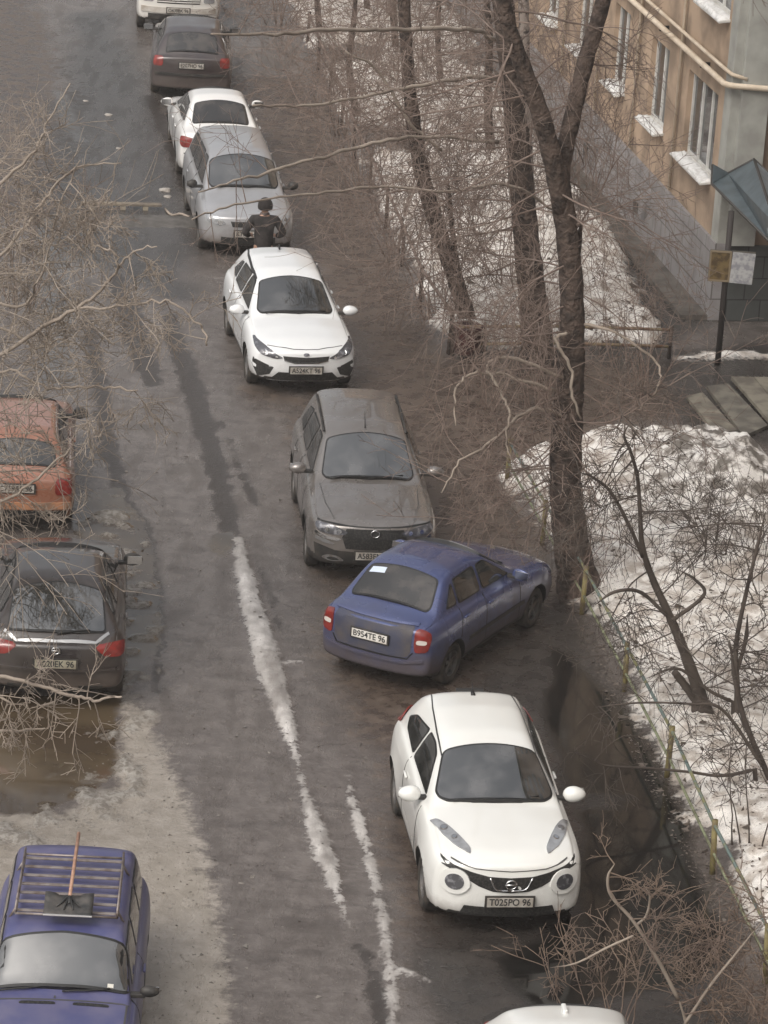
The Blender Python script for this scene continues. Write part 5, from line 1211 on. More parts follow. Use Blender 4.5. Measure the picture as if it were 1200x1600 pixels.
tree('birch_tree', at(842, 548), 'pale speckled birch trunk between the two thick dark trunks',
     [([(846, 548, 26), (840, 480, 22), (832, 380, 20), (826, 280, 18), (822, 190, 18), (820, 100, 17), (818, 0, 16), (815, -200, 12)], YB + 2.2, 0)], M_BARKB, M_TWIG,
     [(0, .3, .9, 14, 1.6, .012, 3, (-.1, 0, .2))], 13)
YC = at(745, 545)[1]
tree('leaning_tree', at(745, 546), 'slender tree leaning left, growing beside the red bin',
     [([(742, 545, 34), (728, 490, 28), (706, 420, 26), (682, 350, 26), (664, 290, 25), (650, 220, 24), (640, 140, 22), (634, 60, 20), (630, -20, 19), (622, -150, 15)], YC, -.4),
      ([(742, 530, 11), (728, 470, 10), (712, 400, 9), (704, 330, 8), (700, 270, 6)], YC + .3, .3)], M_BARK, M_TWIG,
     [(0, .1, .8, 38, 1.9, .014, 3, (-.3, -.2, .1)), (1, .1, 1, 10, .9, .008, 2, (0, 0, .2)), (0, .1, .4, 10, 1.2, .012, 3, (.7, -.2, .3))], 14)
YD = at(556, 190)[1]
tree('bare_tree', at(556, 190), 'thin dark tree standing in the far white snow patch', [([(557, 192, 14), (552, 150, 12), (545, 100, 11), (552, 40, 9), (560, -60, 8)], YD, 0)], M_BARK, M_TWIG, [(0, .1, .9, 22, 1.8, .012, 3, (0, -.2, .1))], 15)
far = [((620, 95, 12), 'faint grey trunk far behind the leaning tree'), ((768, 250, 15), 'dark slender trunk just left of the forked trees, farther back'), ((690, 150, 10), 'far thin tree between the leaning tree and the thick trunks'),
       ((500, 60, 10), 'far thin tree at the top, right of the dark wagon'), ((860, 150, 12), 'far tree close to the apartment building wall'), ((575, 30, 9), 'far thin tree at the top of the snow strip'), ((735, 60, 10), 'far thin tree at the top near the building end')]
for i, ((a, b, w_), lb) in enumerate(far):
    bs = at(a, b); tree('bare_tree', bs, lb, [([(a, b, w_), (a - 6, b - 90, w_ * .9), (a - 4, b - 190, w_ * .8), (a - 14, b - 330, w_ * .6)], bs[1], 0)], M_BARK, M_TWIG, [(0, .1, .95, 26, 2.2, .013, 3, (0, -.2, .0))], 30 + i)
# shrubs along the row of cars: dense brown thicket
def shrub(px, py, label, seed, n=14, h=2.0, rr=.009, mc=M_TWIG, lv=3, spread=.7, mat2=None, bias=(0, 0, 0), rmin=.004, kids=(4, 3, 2)):
    rng = np.random.RandomState(seed); b = at(px, py); root = empty('bare_shrub', tuple(b)); tag(root, label, 'shrub', 'bare shrubs')
    C = Tubes(); St = Tubes()
    for j in range(n):
        a = rng.rand() * 2 * math.pi; q = rng.rand() * .35; d = np.array([math.cos(a) * spread * rng.rand(), math.sin(a) * spread * rng.rand(), 1]) + np.array(bias)
        p = np.array([math.cos(a) * q, math.sin(a) * q, -.05])
        P = [p]; dd = unit(d)
        for k in range(4): P.append(P[-1] + dd * h * .1); dd = unit(dd + rng.normal(0, .08, 3))
        St.add(P, np.linspace(rr * 1.5, rr, 5), 5); grow(C, rng, P[-1], dd, h * rng.uniform(.6, 1), rr, lv, gr=.02, rmin=rmin, kids=kids)
    St.add([(0, 0, -.13), (0, 0, -.045)], [.40, .40], 10); St.build('stems', mc, root); C.build('twigs', mat2 or mc, root)
for i, (a, b, lb) in enumerate([(850, 650, 'brown shrub left of the forked trunk, across the path'), (760, 640, 'brown shrub on the bare strip behind the red bin'), (690, 500, 'brown shrub at the near corner of the far fence'),
                                (620, 400, 'brown shrub beside the fence abreast of the white hatchback'), (570, 300, 'brown shrub beside the fence abreast of the silver minivan'), (530, 210, 'brown shrub beside the fence abreast of the white sedan'),
                                (800, 470, 'brown shrub on the snow between leaning tree and thick trunk'), (720, 350, 'brown shrub on the snow behind the leaning tree'), (900, 400, 'brown shrub on the snow near the building path'),
                                (640, 230, 'brown shrub far up the snow strip'), (440, 40, 'brown shrub at the top beyond the dark wagon'), (930, 300, 'brown shrub at the foot of the building'), (1000, 620, 'brown shrub beside the entrance path')]):
    shrub(a, b, lb, 50 + i, n=11, h=2.3 if b < 600 else 1.7)
# young trees on the near snow
def yt(name, base, label, trunks, sprays, seed, mc=M_TWIGD, group='young trees on the near snow', **k): return tree(name, base, label, trunks, M_TWIGD if mc is M_TWIGD else mc, mc, sprays, seed, group, wk=.66, **k)
yf = at(1112, 1142)[1]
yt('young_tree', at(1112, 1142), 'young dark tree with twin crooked stems in the middle of the near snow',
   [([(1112, 1144, 40), (1092, 1080, 32), (1066, 1010, 25), (1045, 960, 20), (1020, 905, 17), (1004, 855, 14), (1000, 800, 10), (996, 745, 9), (985, 705, 8), (975, 680, 6), (985, 660, 4)], yf, -.6),
    ([(1004, 870, 9), (985, 825, 9), (955, 770, 8), (925, 745, 6), (905, 738, 4)], yf - .4, -.5), ([(1040, 960, 9), (1000, 925, 9), (960, 925, 8), (930, 945, 6)], yf - .3, -.4),
    ([(1050, 970, 10), (1100, 930, 9), (1085, 905, 7), (1060, 890, 5)], yf - .3, .6), ([(1092, 1100, 22), (1068, 1068, 19), (1054, 1050, 17)], yf, -.1)],
   [(0, .1, 1, 26, 1.0, .011, 3, (0, 0, .1)), (1, .2, 1, 9, .8, .007, 2, (0, 0, 0)), (2, .2, 1, 8, .8, .007, 2, (0, 0, 0)), (3, .2, 1, 8, .8, .007, 2, (0, 0, 0))], 21)
yg = at(1166, 1150)[1]
yt('young_tree', at(1168, 1150), 'young dark tree close to the right edge, stems leaning right',
   [([(1150, 1150, 15), (1152, 1080, 14), (1150, 1010, 12), (1165, 930, 10), (1182, 860, 8), (1196, 800, 7)], yg, 0), ([(1148, 1060, 10), (1165, 1000, 10), (1168, 960, 8)], yg, .1),
    ([(1152, 1100, 9), (1110, 1080, 8), (1060, 1045, 7), (1010, 1060, 5)], yg, -.4)],
   [(0, .1, 1, 22, 1.1, .011, 3, (-.2, 0, .1)), (2, .1, 1, 10, .8, .008, 2, (0, 0, 0))], 22)
yh = at(1215, 1245)[1]
yt('young_tree', at(1225, 1260), 'young dark tree at the right edge, long bough reaching left over the fence',
   [([(1225, 1262, 18), (1195, 1200, 15), (1165, 1130, 14), (1150, 1070, 12), (1140, 1000, 10)], yh, 0), ([(1190, 1200, 10), (1130, 1212, 8), (1075, 1206, 7), (1010, 1200, 6), (945, 1196, 5), (915, 1182, 4)], yh - .2, -.8),
    ([(1190, 1195, 9), (1130, 1110, 8), (1080, 1100, 6), (1000, 1098, 5), (930, 1105, 4)], yh - .2, -.6)],
   [(0, .1, 1, 16, 1.0, .011, 3, (-.3, 0, .1)), (1, .4, 1, 16, .55, .007, 2, (0, 0, 0)), (2, .2, 1, 16, .6, .007, 2, (0, 0, 0))], 23)
for i, (a, b, lb) in enumerate([(1190, 1330, 'dark twiggy shrub at the right edge behind the fence'), (1120, 900, 'low dark shrub on the snow below the dirty heap'), (1195, 960, 'low dark shrub at the right edge below the heap')]):
    shrub(a, b, lb, 80 + i, n=9, h=1.3, mc=M_TWIGD, rr=.009)
# bottom right: paler branches of a bush near the white hatchback's nose
yb_ = at(1130, 1700)[1]
tree('bare_tree', at(1110, 1730), 'pale branched bush rising from the bottom right corner in front of the puddle',
     [([(1110, 1730, 16), (1085, 1640, 14), (1060, 1560, 12)], yb_, -.1), ([(1060, 1562, 11), (1028, 1500, 10), (990, 1440, 9), (955, 1400, 8), (950, 1370, 7), (960, 1350, 6)], yb_ - .1, -.3),
      ([(995, 1445, 7), (1010, 1430, 6), (1015, 1400, 5), (1005, 1382, 4)], yb_ - .2, -.1), ([(990, 1462, 6), (950, 1480, 6), (900, 1505, 5), (860, 1512, 3)], yb_ - .2, -.2), ([(1070, 1600, 9), (1110, 1540, 8), (1150, 1490, 6), (1190, 1440, 5)], yb_ - .1, .3)],
     M_TWIGP, mat('tan twigs', (.22, .16, .12), .85, noise=(2, (.14, .10, .08), .42, .6)),
     [(0, .3, 1, 12, .6, .008, 3, (.3, 0, 0)), (1, .2, 1, 15, .42, .007, 2, (.3, 0, 0)), (2, .1, 1, 7, .35, .006, 2, (0, 0, 0)), (3, .1, 1, 14, .42, .006, 2, (0, 0, 0)), (4, .1, 1, 12, .6, .008, 3, (.2, 0, 0))], 24, 'pale twiggy trees near the camera', root_flare=False, rmin=.004, wk=.6)
for i, (a, b, lb) in enumerate([(960, 1640, 'tan shrub at the bottom edge beside the white roof'), (1170, 1640, 'tan shrub in the bottom right corner'), (1230, 1560, 'tan shrub at the right edge near the bottom')]):
    shrub(a, b, lb, 90 + i, n=8, h=1.1, mc=bpy.data.materials['tan twigs'], rr=.008, rmin=.0045)
# left side: pale branches of trees standing left of the frame, nearer the camera
yl = 42.
lb = np.array([-6.2, 42.4, 0]); 
tree('pale_branched_tree', lb, 'pale branched tree at the left edge, its twigs hanging over the rutted road',
     [([(-190, 1010, 30), (-180, 800, 28), (-170, 640, 26), (-165, 480, 24), (-160, 300, 20), (-150, 100, 15)], yl, 0)],
     M_BARK, M_TWIGP,
     [(0, .25, .85, 40, 2.3, .012, 3, (.9, 0, -.1)), (1, .35, 1, 11, .8, .008, 3, (0, 0, 0)), (2, .4, 1, 9, .7, .007, 3, (0, 0, 0)), (3, .3, 1, 10, .7, .007, 3, (0, 0, -.2)), (4, .1, 1, 10, .6, .008, 2, (0, 0, 0)), (5, .4, .8, 8, .5, .008, 2, (0, 0, -.3)), (6, .3, 1, 14, .8, .009, 3, (0, 0, 0)), (7, .3, 1, 6, .35, .007, 2, (0, 0, 0)), (8, .3, 1, 10, .6, .008, 3, (0, 0, 0)), (9, .3, 1, 12, .8, .008, 3, (0, 0, 0))], 25, 'pale twiggy trees near the camera',
     explicit=[([(-168, 640, 10), (-80, 600, 10), (0, 556, 9), (60, 516, 9), (127, 476, 8), (160, 452, 7), (185, 420, 6), (205, 395, 4), (245, 385, 3)], yl, -1),
               ([(-168, 600, 10), (-60, 590, 8), (20, 578, 7), (60, 602, 6), (110, 606, 6), (165, 604, 6), (215, 610, 4)], yl, -.6),
               ([(-165, 500, 10), (-60, 440, 9), (0, 400, 8), (50, 340, 7), (85, 290, 6), (120, 262, 5), (190, 255, 3)], yl, .6),
               ([(125, 482, 6), (180, 480, 6), (235, 474, 6), (262, 470, 5), (295, 492, 5), (318, 515, 5), (323, 540, 4)], yl - .6, -.3),
               ([(-160, 380, 10), (-60, 330, 9), (20, 270, 8), (60, 225, 6), (75, 190, 4), (110, 130, 3)], yl, .5),
               ([(-160, 440, 10), (-40, 460, 8), (30, 480, 7), (60, 440, 6), (75, 400, 5), (90, 330, 4), (125, 250, 3)], yl - .4, .5),
               ([(185, 420, 5), (178, 395, 5), (145, 380, 5), (140, 350, 3)], yl - .8, -.1),
               ([(-170, 720, 9), (-60, 790, 8), (10, 780, 7), (60, 745, 6), (110, 700, 4)], yl, -.4),
               ([(-165, 540, 10), (-60, 500, 8), (20, 520, 7), (60, 545, 6), (100, 530, 5), (150, 560, 4)], yl - .3, .3)], root_flare=False, rmin=.0052)
yl2 = 36.5
tree('pale_branched_tree', np.array([-5.6, 36.9, 0]), 'pale branched tree whose long bough crosses the tail of the black brown hatchback',
     [([(-230, 1420, 26), (-215, 1200, 24), (-205, 1000, 20), (-200, 850, 15)], yl2, 0)], M_BARK, M_TWIGP,
     [(1, .35, 1, 12, .6, .008, 2, (0, 0, -.2)), (2, .3, 1, 9, .5, .007, 2, (0, 0, -.1)), (3, .3, 1, 10, .6, .008, 3, (0, 0, 0))], 26, 'pale twiggy trees near the camera',
     explicit=[([(-205, 1010, 10), (-100, 1030, 9), (0, 1056, 8), (60, 1070, 7), (110, 1086, 7), (150, 1094, 6), (190, 1089, 4)], yl2, -.6),
               ([(-212, 1150, 9), (-100, 1130, 7), (0, 1140, 6), (30, 1142, 5), (70, 1138, 3)], yl2, -.3),
               ([(-205, 1080, 9), (-110, 1060, 7), (-30, 1075, 6), (20, 1100, 4)], yl2, -.2)], root_flare=False, rmin=.005)
for i, (a, b, lb_) in enumerate([(-10, 620, 'tangled bare shrub at the left edge above the orange hatchback'), (40, 480, 'tangled bare shrub left of the rutted road'), (-20, 340, 'tangled bare shrub high on the left verge')]):
    shrub(a, b, lb_, 100 + i, n=11, h=1.6, mc=M_TWIGP if i != 1 else M_TWIG, rr=.01, spread=.9)

def scatter(name, label_kind, n, seed, region, m_, size, zf):
    """loose bits nobody would count, one object"""
    rng = np.random.RandomState(seed); V = []; F = []
    P = region(rng, n); M = masks(P[:, 0], P[:, 1]); dgs = bpy.context.evaluated_depsgraph_get(); dgs.update()
    for (x, y) in P:
        hit, loc, *_ = S.ray_cast(dgs, Vector((x, y, 1.6)), Vector((0, 0, -1)))
        if not hit or loc.z > 1.2: continue
        if zf and loc.z > zf: continue
        s_ = size * rng.lognormal(0, .5); o = len(V); q = rng.normal(0, 1, (4, 3)) * [s_, s_, s_ * .45]; q += [loc.x, loc.y, loc.z + s_ * .3]
        V += [tuple(a) for a in q]; F += [(o, o + 1, o + 2), (o, o + 2, o + 3), (o, o + 3, o + 1), (o + 1, o + 3, o + 2)]
    o = meshobj(name, V, F, m_); o['kind'] = 'stuff'; return o
def reg_pix(poly):
    A = np.array(poly, float)
    def f(rng, n):
        out = []
        lo, hi = A.min(0), A.max(0)
        while len(out) < n:
            q = lo + rng.rand(2) * (hi - lo); ins = False
            for i in range(len(A)):
                a, b = A[i], A[i - 1]
                if (a[1] > q[1]) != (b[1] > q[1]) and q[0] < (b[0] - a[0]) * (q[1] - a[1]) / (b[1] - a[1]) + a[0]: ins = not ins
            if ins: out.append(at(*q)[:2])
        return np.array(out)
    return f
scatter('leaf_litter', '', 2600, 5, reg_pix([(860, 900), (900, 720), (1000, 690), (1230, 760), (1230, 1500), (1130, 1400), (1000, 1150)]), mat('litter', (.09, .07, .055), .9), .012, 0)
scatter('leaf_litter', '', 1500, 6, reg_pix([(500, 120), (760, 60), (1000, 420), (1035, 545), (700, 545), (600, 350)]), bpy.data.materials['litter'], .022, .6)
scatter('gravel', '', 2600, 7, reg_pix([(330, 560), (470, 620), (520, 900), (600, 1250), (640, 1600), (240, 1600), (250, 1100), (190, 700)]), mat('grit', (.22, .20, .18), .9, noise=(2, (.09, .08, .07), .42, .6)), .007, .12)
scatter('gravel', '', 500, 8, reg_pix([(190, 1090), (260, 1180), (350, 1420), (380, 1600), (235, 1600), (230, 1350), (60, 1300)]), bpy.data.materials['grit'], .006, .12)
scatter('gravel', '', 900, 9, reg_pix([(900, 950), (960, 1040), (1020, 1165), (1150, 1400), (1200, 1480), (1160, 1500), (1060, 1330), (930, 1060)]), mat('dark grit', (.12, .10, .085), .9), .012, .2)
# ------------------------------------------------------------------ fences, bin, boards, person
M_YEL = mat('chipped yellow paint', (.22, .185, .075), .7, noise=(9, (.13, .10, .05), .42, .6)); M_TEAL = mat('chipped blue green paint', (.13, .17, .16), .7, noise=(7, (.20, .19, .09), .45, .6))
M_GRN = mat('chipped pale green paint', (.24, .26, .16), .7, noise=(7, (.12, .12, .07), .45, .6))
def fence(name, label, P, hgt, rails, mpost, mrails, r=.03, spacing=2.3, lean=.02, seed=1, bars=0):
    rng = np.random.RandomState(seed); P = np.asarray(P, float); root = empty(name, (P[0][0], P[0][1], 0)); tag(root, label, 'fence'); o0 = np.array([P[0][0], P[0][1], 0])
    seg = np.hypot(*np.diff(P, axis=0).T); cum = np.concatenate([[0], np.cumsum(seg)]); n = int(cum[-1] / spacing) + 1
    ss = np.linspace(0, cum[-1], n); C = np.stack([np.interp(ss, cum, P[:, 0]), np.interp(ss, cum, P[:, 1])], 1); tops = []
    for q in C:
        l = rng.normal(0, lean, 2); t = Tubes(); t.add([(q[0] - o0[0], q[1] - o0[1], -.1), (q[0] - o0[0] + l[0], q[1] - o0[1] + l[1], hgt + .04)], r * 1.25, 8); t.build('post', mpost, root); tops.append(l)
    for k, (z, rr) in enumerate(rails):
        t = Tubes(); t.add([(q[0] - o0[0] + l[0] * z / hgt + .0, q[1] - o0[1] + l[1] * z / hgt, z + rng.normal(0, .012)) for q, l in zip(C, tops)], rr, 6); t.build('rail', mrails[k % len(mrails)], root)
    if bars:
        t = Tubes()
        for i in range(len(C) - 1):
            m_ = int(np.linalg.norm(C[i + 1] - C[i]) / bars)
            for j in range(1, m_): q = C[i] + (C[i + 1] - C[i]) * j / m_ - o0[:2]; t.add([(q[0], q[1], rails[-1][0]), (q[0], q[1], rails[0][0])], .009, 4)
        t.build('bars', mrails[-1], root)
F1 = [(4.95, 32.2), (4.33, 36.43), (3.97, 38.67), (3.62, 41.2), (3.22, 43.7), (2.62, 46.9), (2.2, 49.2), (1.85, 51.1)]
fence('metal_fence', 'low pipe fence with chipped yellow posts and blue green rails beside the near snow', F1, .66, [(.64, .021), (.28, .018)], M_YEL, [M_TEAL, M_GRN], spacing=2.45, seed=2)
F2 = [tuple(at(*q)[:2]) for q in ((700, 552), (672, 530), (655, 480), (600, 350), (545, 230), (510, 140), (480, 70))]
fence('metal_fence', 'rusty brown low fence running along the parked row past the white hatchback', F2, .75, [(.72, .03)], M_BARK, [M_TWIG], spacing=2.6, seed=3)
F3 = [tuple(at(*q)[:2]) for q in ((706, 556), (775, 556), (880, 556), (1045, 560))]
fence('metal_fence', 'rusty double rail fence along the entrance path behind the red bin', F3, .55, [(.52, .03), (.22, .03)], M_BARK, [mat('rusty rail', (.22, .13, .085), .8, noise=(8, (.3, .24, .14), .42, .6))], spacing=1.9, seed=4)
def bin_():
    b = at(728, 556); root = empty('litter_bin', (b[0], b[1], 0)); tag(root, 'dark red litter bin with snow on its rim at the fence corner', 'bin')
    bm = bmesh.new(); n = 24; pr = [(.0, .06), (.20, .06), (.225, .10), (.25, .50), (.262, .52), (.262, .55), (.235, .55), (.20, .12), (0, .12)]
    vs = [[bm.verts.new((r * math.cos(a), r * math.sin(a), z)) for r, z in pr] for a in np.arange(n) * 2 * math.pi / n]
    for i in range(n):
        for k in range(len(pr) - 1):
            try: bm.faces.new((vs[i][k], vs[(i + 1) % n][k], vs[(i + 1) % n][k + 1], vs[i][k + 1]))
            except Exception: pass
    bmesh.ops.remove_doubles(bm, verts=bm.verts, dist=.0005)
    bmobj('bucket', bm, mat('dark red bin paint', (.085, .025, .022), .6, noise=(8, (.05, .03, .03), .4, .6)), root, True)
    t = Tubes(); t.add([(-.29, 0, -.02), (-.29, 0, .62)], .02, 6); t.add([(.29, 0, -.02), (.29, 0, .62)], .02, 6); t.add([(-.29, 0, .4), (.29, 0, .4)], .014, 6); t.build('stand', M_BARK, root)
    t = Tubes(); a = np.linspace(.3, 2.9, 14); t.add(np.stack([.25 * np.cos(a), .25 * np.sin(a), np.full(14, .565)], 1), .022, 6); t.build('rim_snow', M_SNOW, root)
bin_()
M_BOARD = mat('weathered boards', (.21, .19, .15), .8, noise=(3, (.12, .105, .085), .42, .6), bump=(12, .4, .01)); M_BOARD2 = mat('greenish boards', (.175, .16, .13), .8, noise=(3, (.10, .09, .075), .42, .6), bump=(12, .4, .01))
def board(quad, label, m_, z=.07, th=.06, cracks=3):
    Q = [at(*q, z) for q in quad]; c0 = sum(Q) / 4; root = empty('board', (c0[0], c0[1], 0)); tag(root, label, 'board', 'boards by the entrance steps')
    V = []; F = []; n = cracks
    for k in range(n):
        f0, f1 = k / n + .006, (k + 1) / n - .006
        a = Q[0] + (Q[1] - Q[0]) * f0; b = Q[0] + (Q[1] - Q[0]) * f1; d = Q[3] + (Q[2] - Q[3]) * f0; c = Q[3] + (Q[2] - Q[3]) * f1; o = len(V)
        for q in (a, b, c, d): V.append(tuple(q - [c0[0], c0[1], 0]))
        for q in (a, b, c, d): V.append(tuple(q - [c0[0], c0[1], th]))
        F += [(o, o + 1, o + 2, o + 3), (o + 7, o + 6, o + 5, o + 4)] + [(o + i, o + 4 + i, o + 4 + (i + 1) % 4, o + (i + 1) % 4) for i in range(4)]
    meshobj('planks', V, F, m_, root)
    a = (Q[0] + Q[1]) / 2; d = (Q[3] + Q[2]) / 2; bm = bmesh.new()
    for f in (.15, .85):
        c = a + (d - a) * f - [c0[0], c0[1], 0]; w_ = np.linalg.norm(Q[1] - Q[0]) * .95; box(bm, (c[0], c[1], .0), (w_, .08, .05))
    bmobj('battens', bm, M_BARK, root)
board([(1072, 618), (1098, 613), (1152, 672), (1118, 676)], 'narrow leftmost board of the three lying by the entrance', M_BOARD, cracks=1)
board([(1104, 603), (1138, 599), (1200, 664), (1162, 681)], 'middle board of the three lying by the entrance', M_BOARD2, cracks=1)
board([(1142, 588), (1212, 589), (1262, 650), (1206, 662)], 'broad boarded ramp at the right edge by the entrance', M_BOARD, z=.12, cracks=2)
# litter and a plank lying across the far road
def plank():
    a, b = at(126, 325), at(252, 328); c0 = (a + b) / 2; root = empty('wooden_plank', (c0[0], c0[1], 0), math.atan2(b[1] - a[1], b[0] - a[0])); tag(root, 'pale plank lying across the far road before the wet step', 'plank')
    bm = bmesh.new(); L_ = np.linalg.norm(b - a); box(bm, (0, 0, .10), (L_, .14, .05), None, .01); bmobj('deck', bm, mat('pale plank', (.24, .20, .15), .8, noise=(4, (.15, .125, .1), .42, .6)), root)
    for x in (-.36, .02, .3):
        bm = bmesh.new(); box(bm, (x * L_, -.03, .035), (.10, .10, .075)); bmobj('support', bm, mat('support wood', (.3, .26, .2), .8), root)
plank()
t = Tubes(); t.add(spline([at(258, 326, .03), at(268, 336, .03), at(282, 334, .05), at(296, 339, .03)], 9), .025, 5); o = t.build('fallen_branch', M_TWIGP); tag(o, 'short bent pale branch lying on the road beside the silver minivan', 'branch')
# raised joint across the road
def joint():
    a, b = at(60, 343), at(306, 346); V = []; F = []; n = 40; e = (b - a) / np.linalg.norm(b - a); nn = np.array([-e[1], e[0], 0])
    pr = [(-.55, -.01), (-.25, .035), (0, .055), (.22, .035), (.5, -.01)]
    for i in range(n):
        p = a + (b - a) * i / (n - 1)
        for k, (u, z) in enumerate(pr):
            q = p + nn * (u + .05 * math.sin(i * 1.7 + k)); V.append((q[0], q[1], z))
    for i in range(n - 1):
        for k in range(4): F.append((i * 5 + k, (i + 1) * 5 + k, (i + 1) * 5 + k + 1, i * 5 + k + 1))
    o = meshobj('speed_bump', V, F, mat('worn asphalt bump', (.075, .068, .06), .6, noise=(6, (.12, .11, .10), .42, .62), bump=(20, .5, .02)), None, True); o['kind'] = 'structure'
joint()
def clump(px, py, s_, label, m_, seed, name='snow_lump', cat='snow', grp='ice and snow lumps on the road'):
    rng = np.random.RandomState(seed); b = at(px, py); bm = bmesh.new(); bmesh.ops.create_icosphere(bm, subdivisions=3, radius=1)
    for v in bm.verts:
        q = v.co; k = 1 + .5 * (vnoise(np.array([q.x * 2.1 + seed]), np.array([q.y * 2.1 + q.z * 1.7]))[0] - .5); v.co = Vector((q.x * s_ * k * 1.2, q.y * s_ * k, max(-.02, q.z * s_ * .5 * k)))
    o = bmobj(name, bm, m_, None, True); o.location = tuple(b); tag(o, label, cat, grp)
M_DS = mat('dirty snow', (.36, .34, .31), .8, noise=(6, (.3, .27, .24), .42, .6), bump=(20, .7, .02))
clump(258, 298, .11, 'whitish lump on the road left of the silver minivan front wheel', M_DS, 1)
clump(262, 308, .07, 'smaller lump just below the lump by the silver minivan', M_DS, 2)
clump(170, 180, .07, 'small pale lump on the dark far asphalt', M_DS, 3)
clump(134, 158, .05, 'tiny pale flake on the far asphalt left of the other lumps', M_DS, 4)
clump(185, 232, .05, 'small pale lump on the wet track abreast of the white sedan', M_DS, 5)
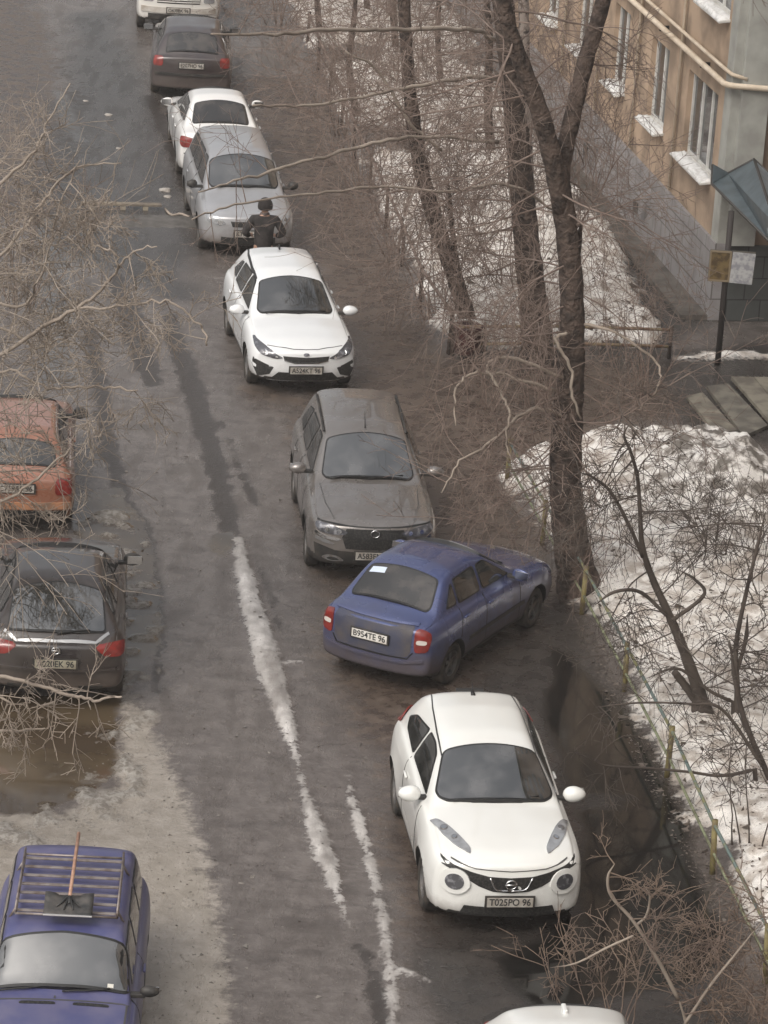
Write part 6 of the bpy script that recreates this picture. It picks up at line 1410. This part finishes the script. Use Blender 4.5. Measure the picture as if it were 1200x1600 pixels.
# birds: two small dark specks on the snow
# ---- the person
def person():
    base = at(415, 314, 1.74); root = empty('person', (base[0], base[1], 0), R(8)); tag(root, 'person in dark jacket and dark knit hat between the silver minivan and the white hatchback', 'person')
    M_J = mat('dark jacket', (.018, .015, .015), .85, noise=(9, (.04, .034, .032), .42, .6), bump=(16, .5, .015)); M_SK = mat('skin', (.42, .25, .18), .6); M_TR = mat('dark trousers', (.022, .022, .026), .85); M_SH = mat('boots', (.015, .013, .012), .6)
    # figure faces +y in local frame (away from the camera once turned)
    def skin(name, joints, edges, rad, m_, parent, sub=2):
        me = bpy.data.meshes.new(name); me.from_pydata(joints, edges, []); o = bpy.data.objects.new(name, me); COL.objects.link(o); o.parent = parent
        md = o.modifiers.new('skin', 'SKIN'); 
        for v, r in zip(me.skin_vertices[0].data, rad): v.radius = (r[0], r[1]) if isinstance(r, tuple) else (r, r); v.use_root = False
        me.skin_vertices[0].data[0].use_root = True; md.use_smooth_shade = True
        ms = o.modifiers.new('s', 'SUBSURF'); ms.levels = sub; ms.render_levels = sub; me.materials.append(m_)
        dg = bpy.context.evaluated_depsgraph_get(); dg.update(); m2 = bpy.data.meshes.new_from_object(o.evaluated_get(dg)); bpy.data.objects.remove(o)
        m2.materials.clear(); m2.materials.append(m_); 
        for p in m2.polygons: p.material_index = 0; p.use_smooth = True
        o = bpy.data.objects.new(name, m2); COL.objects.link(o); o.parent = parent; return o
    # body: pelvis, spine, neck, head, arms, hands with fingers, legs
    J = [(0, 0, .95), (0, -.01, 1.15), (0, 0, 1.36), (0, 0, 1.47), (0, .01, 1.54), (0, .02, 1.63), (0, .02, 1.71)]; E_ = [(0, 1), (1, 2), (2, 3), (3, 4), (4, 5), (5, 6)]
    Rd = [.13, .12, .13, .07, .055, .085, .055]
    for sg in (-1, 1):
        i = len(J); J += [(sg * .19, 0, 1.40), (sg * .34, -.04, 1.17), (sg * .24, .17, 1.06), (sg * .21, .24, 1.05)]; E_ += [(2, i), (i, i + 1), (i + 1, i + 2), (i + 2, i + 3)]; Rd += [.06, .045, .033, .028]
        h = i + 3
        for k in range(4):
            a = len(J); x = sg * (.225 - .018 * k); J += [(x, .275, 1.055 - k * .012), (x - sg * .01, .31, 1.035 - k * .012), (x - sg * .015, .32, 1.01 - k * .012)]; E_ += [(h, a), (a, a + 1), (a + 1, a + 2)]; Rd += [.010, .009, .008]
        a = len(J); J += [(sg * .19, .255, 1.075), (sg * .175, .285, 1.07)]; E_ += [(h, a), (a, a + 1)]; Rd += [.012, .010]
        i = len(J); J += [(sg * .10, 0, .86), (sg * .11, .02, .50), (sg * .115, -.01, .10), (sg * .12, .12, .05)]; E_ += [(0, i), (i, i + 1), (i + 1, i + 2), (i + 2, i + 3)]; Rd += [.095, .065, .045, .04]
    skin('body', J, E_, Rd, M_SK, root)
    JJ = [(0, 0, .84), (0, 0, 1.0), (0, -.01, 1.2), (0, 0, 1.38), (0, 0, 1.47)]; EE = [(0, 1), (1, 2), (2, 3), (3, 4)]; RR = [(.19, .15), (.18, .145), (.185, .15), (.16, .13), (.085, .085)]
    for sg in (-1, 1):
        i = len(JJ); JJ += [(sg * .20, 0, 1.41), (sg * .35, -.05, 1.17), (sg * .25, .16, 1.06)]; EE += [(3, i), (i, i + 1), (i + 1, i + 2)]; RR += [.085, .07, .052]
    skin('jacket', JJ, EE, RR, M_J, root)
    JJ = [(0, 0, .92)]; EE = []; RR = [.14]
    for sg in (-1, 1):
        i = len(JJ); JJ += [(sg * .10, 0, .80), (sg * .11, .02, .50), (sg * .115, -.01, .13)]; EE += [(0, i), (i, i + 1), (i + 1, i + 2)]; RR += [.105, .078, .07]
    skin('trousers', JJ, EE, RR, M_TR, root)
    for sg in (-1, 1):
        skin('boot', [(sg * .115, -.02, .14), (sg * .115, -.02, .05), (sg * .12, .13, .045)], [(0, 1), (1, 2)], [.062, .058, .05], M_SH, root)
    bm = bmesh.new(); bmesh.ops.create_uvsphere(bm, u_segments=24, v_segments=16, radius=1)
    for v in list(bm.verts):
        if v.co.z < -.35: v.co.z = -.35 - (v.co.z + .35) * -.1
        v.co = Vector((v.co.x * .135, v.co.y * .145 + .0, v.co.z * .155 + 1.65))
    bmobj('knit_hat', bm, mat('dark knit', (.022, .018, .017), .95, bump=(60, .6, .01)), root, True)
    # face: nose, eyes, mouth, ears
    bm = bmesh.new(); box(bm, (0, .118, 1.59), (.028, .04, .045), Matrix.Rotation(R(15), 3, 'X'), .01); bmobj('nose', bm, M_SK, root, True)
    for sg in (-1, 1):
        bm = bmesh.new(); bmesh.ops.create_uvsphere(bm, u_segments=10, v_segments=8, radius=.012, matrix=Matrix.Translation((sg * .032, .098, 1.615))); bmobj('eye', bm, M_SH, root, True)
        bm = bmesh.new(); bmesh.ops.create_uvsphere(bm, u_segments=10, v_segments=8, radius=1, matrix=Matrix.Translation((sg * .088, .015, 1.60)) @ Matrix.Diagonal((.012, .022, .033, 1))); bmobj('ear', bm, M_SK, root, True)
    bm = bmesh.new(); box(bm, (0, .1, 1.55), (.05, .012, .01), None, .004); bmobj('mouth', bm, mat('lips', (.3, .12, .1), .5), root)
    skin('scarf', [(-.07, .02, 1.50), (0, .085, 1.49), (.07, .02, 1.50), (0, -.06, 1.51)], [(0, 1), (1, 2), (2, 3), (3, 0)], [.035] * 4, mat('taupe scarf', (.14, .11, .10), .9), root)
person()

# thin warm haze volume, added to lift the blacks
bm = bmesh.new(); box(bm, (0, 225, 17.5), (1000, 1000, 38)); MH = bpy.data.materials.new('haze'); MH.use_nodes = True; MH.node_tree.nodes.clear()
pv = MH.node_tree.nodes.new('ShaderNodeVolumePrincipled'); pv.inputs['Density'].default_value = .0007; pv.inputs['Color'].default_value = (.96, .91, .87, 1); mo = MH.node_tree.nodes.new('ShaderNodeOutputMaterial'); MH.node_tree.links.new(pv.outputs[0], mo.inputs['Volume'])
o = bmobj('haze', bm, MH); o['kind'] = 'stuff'
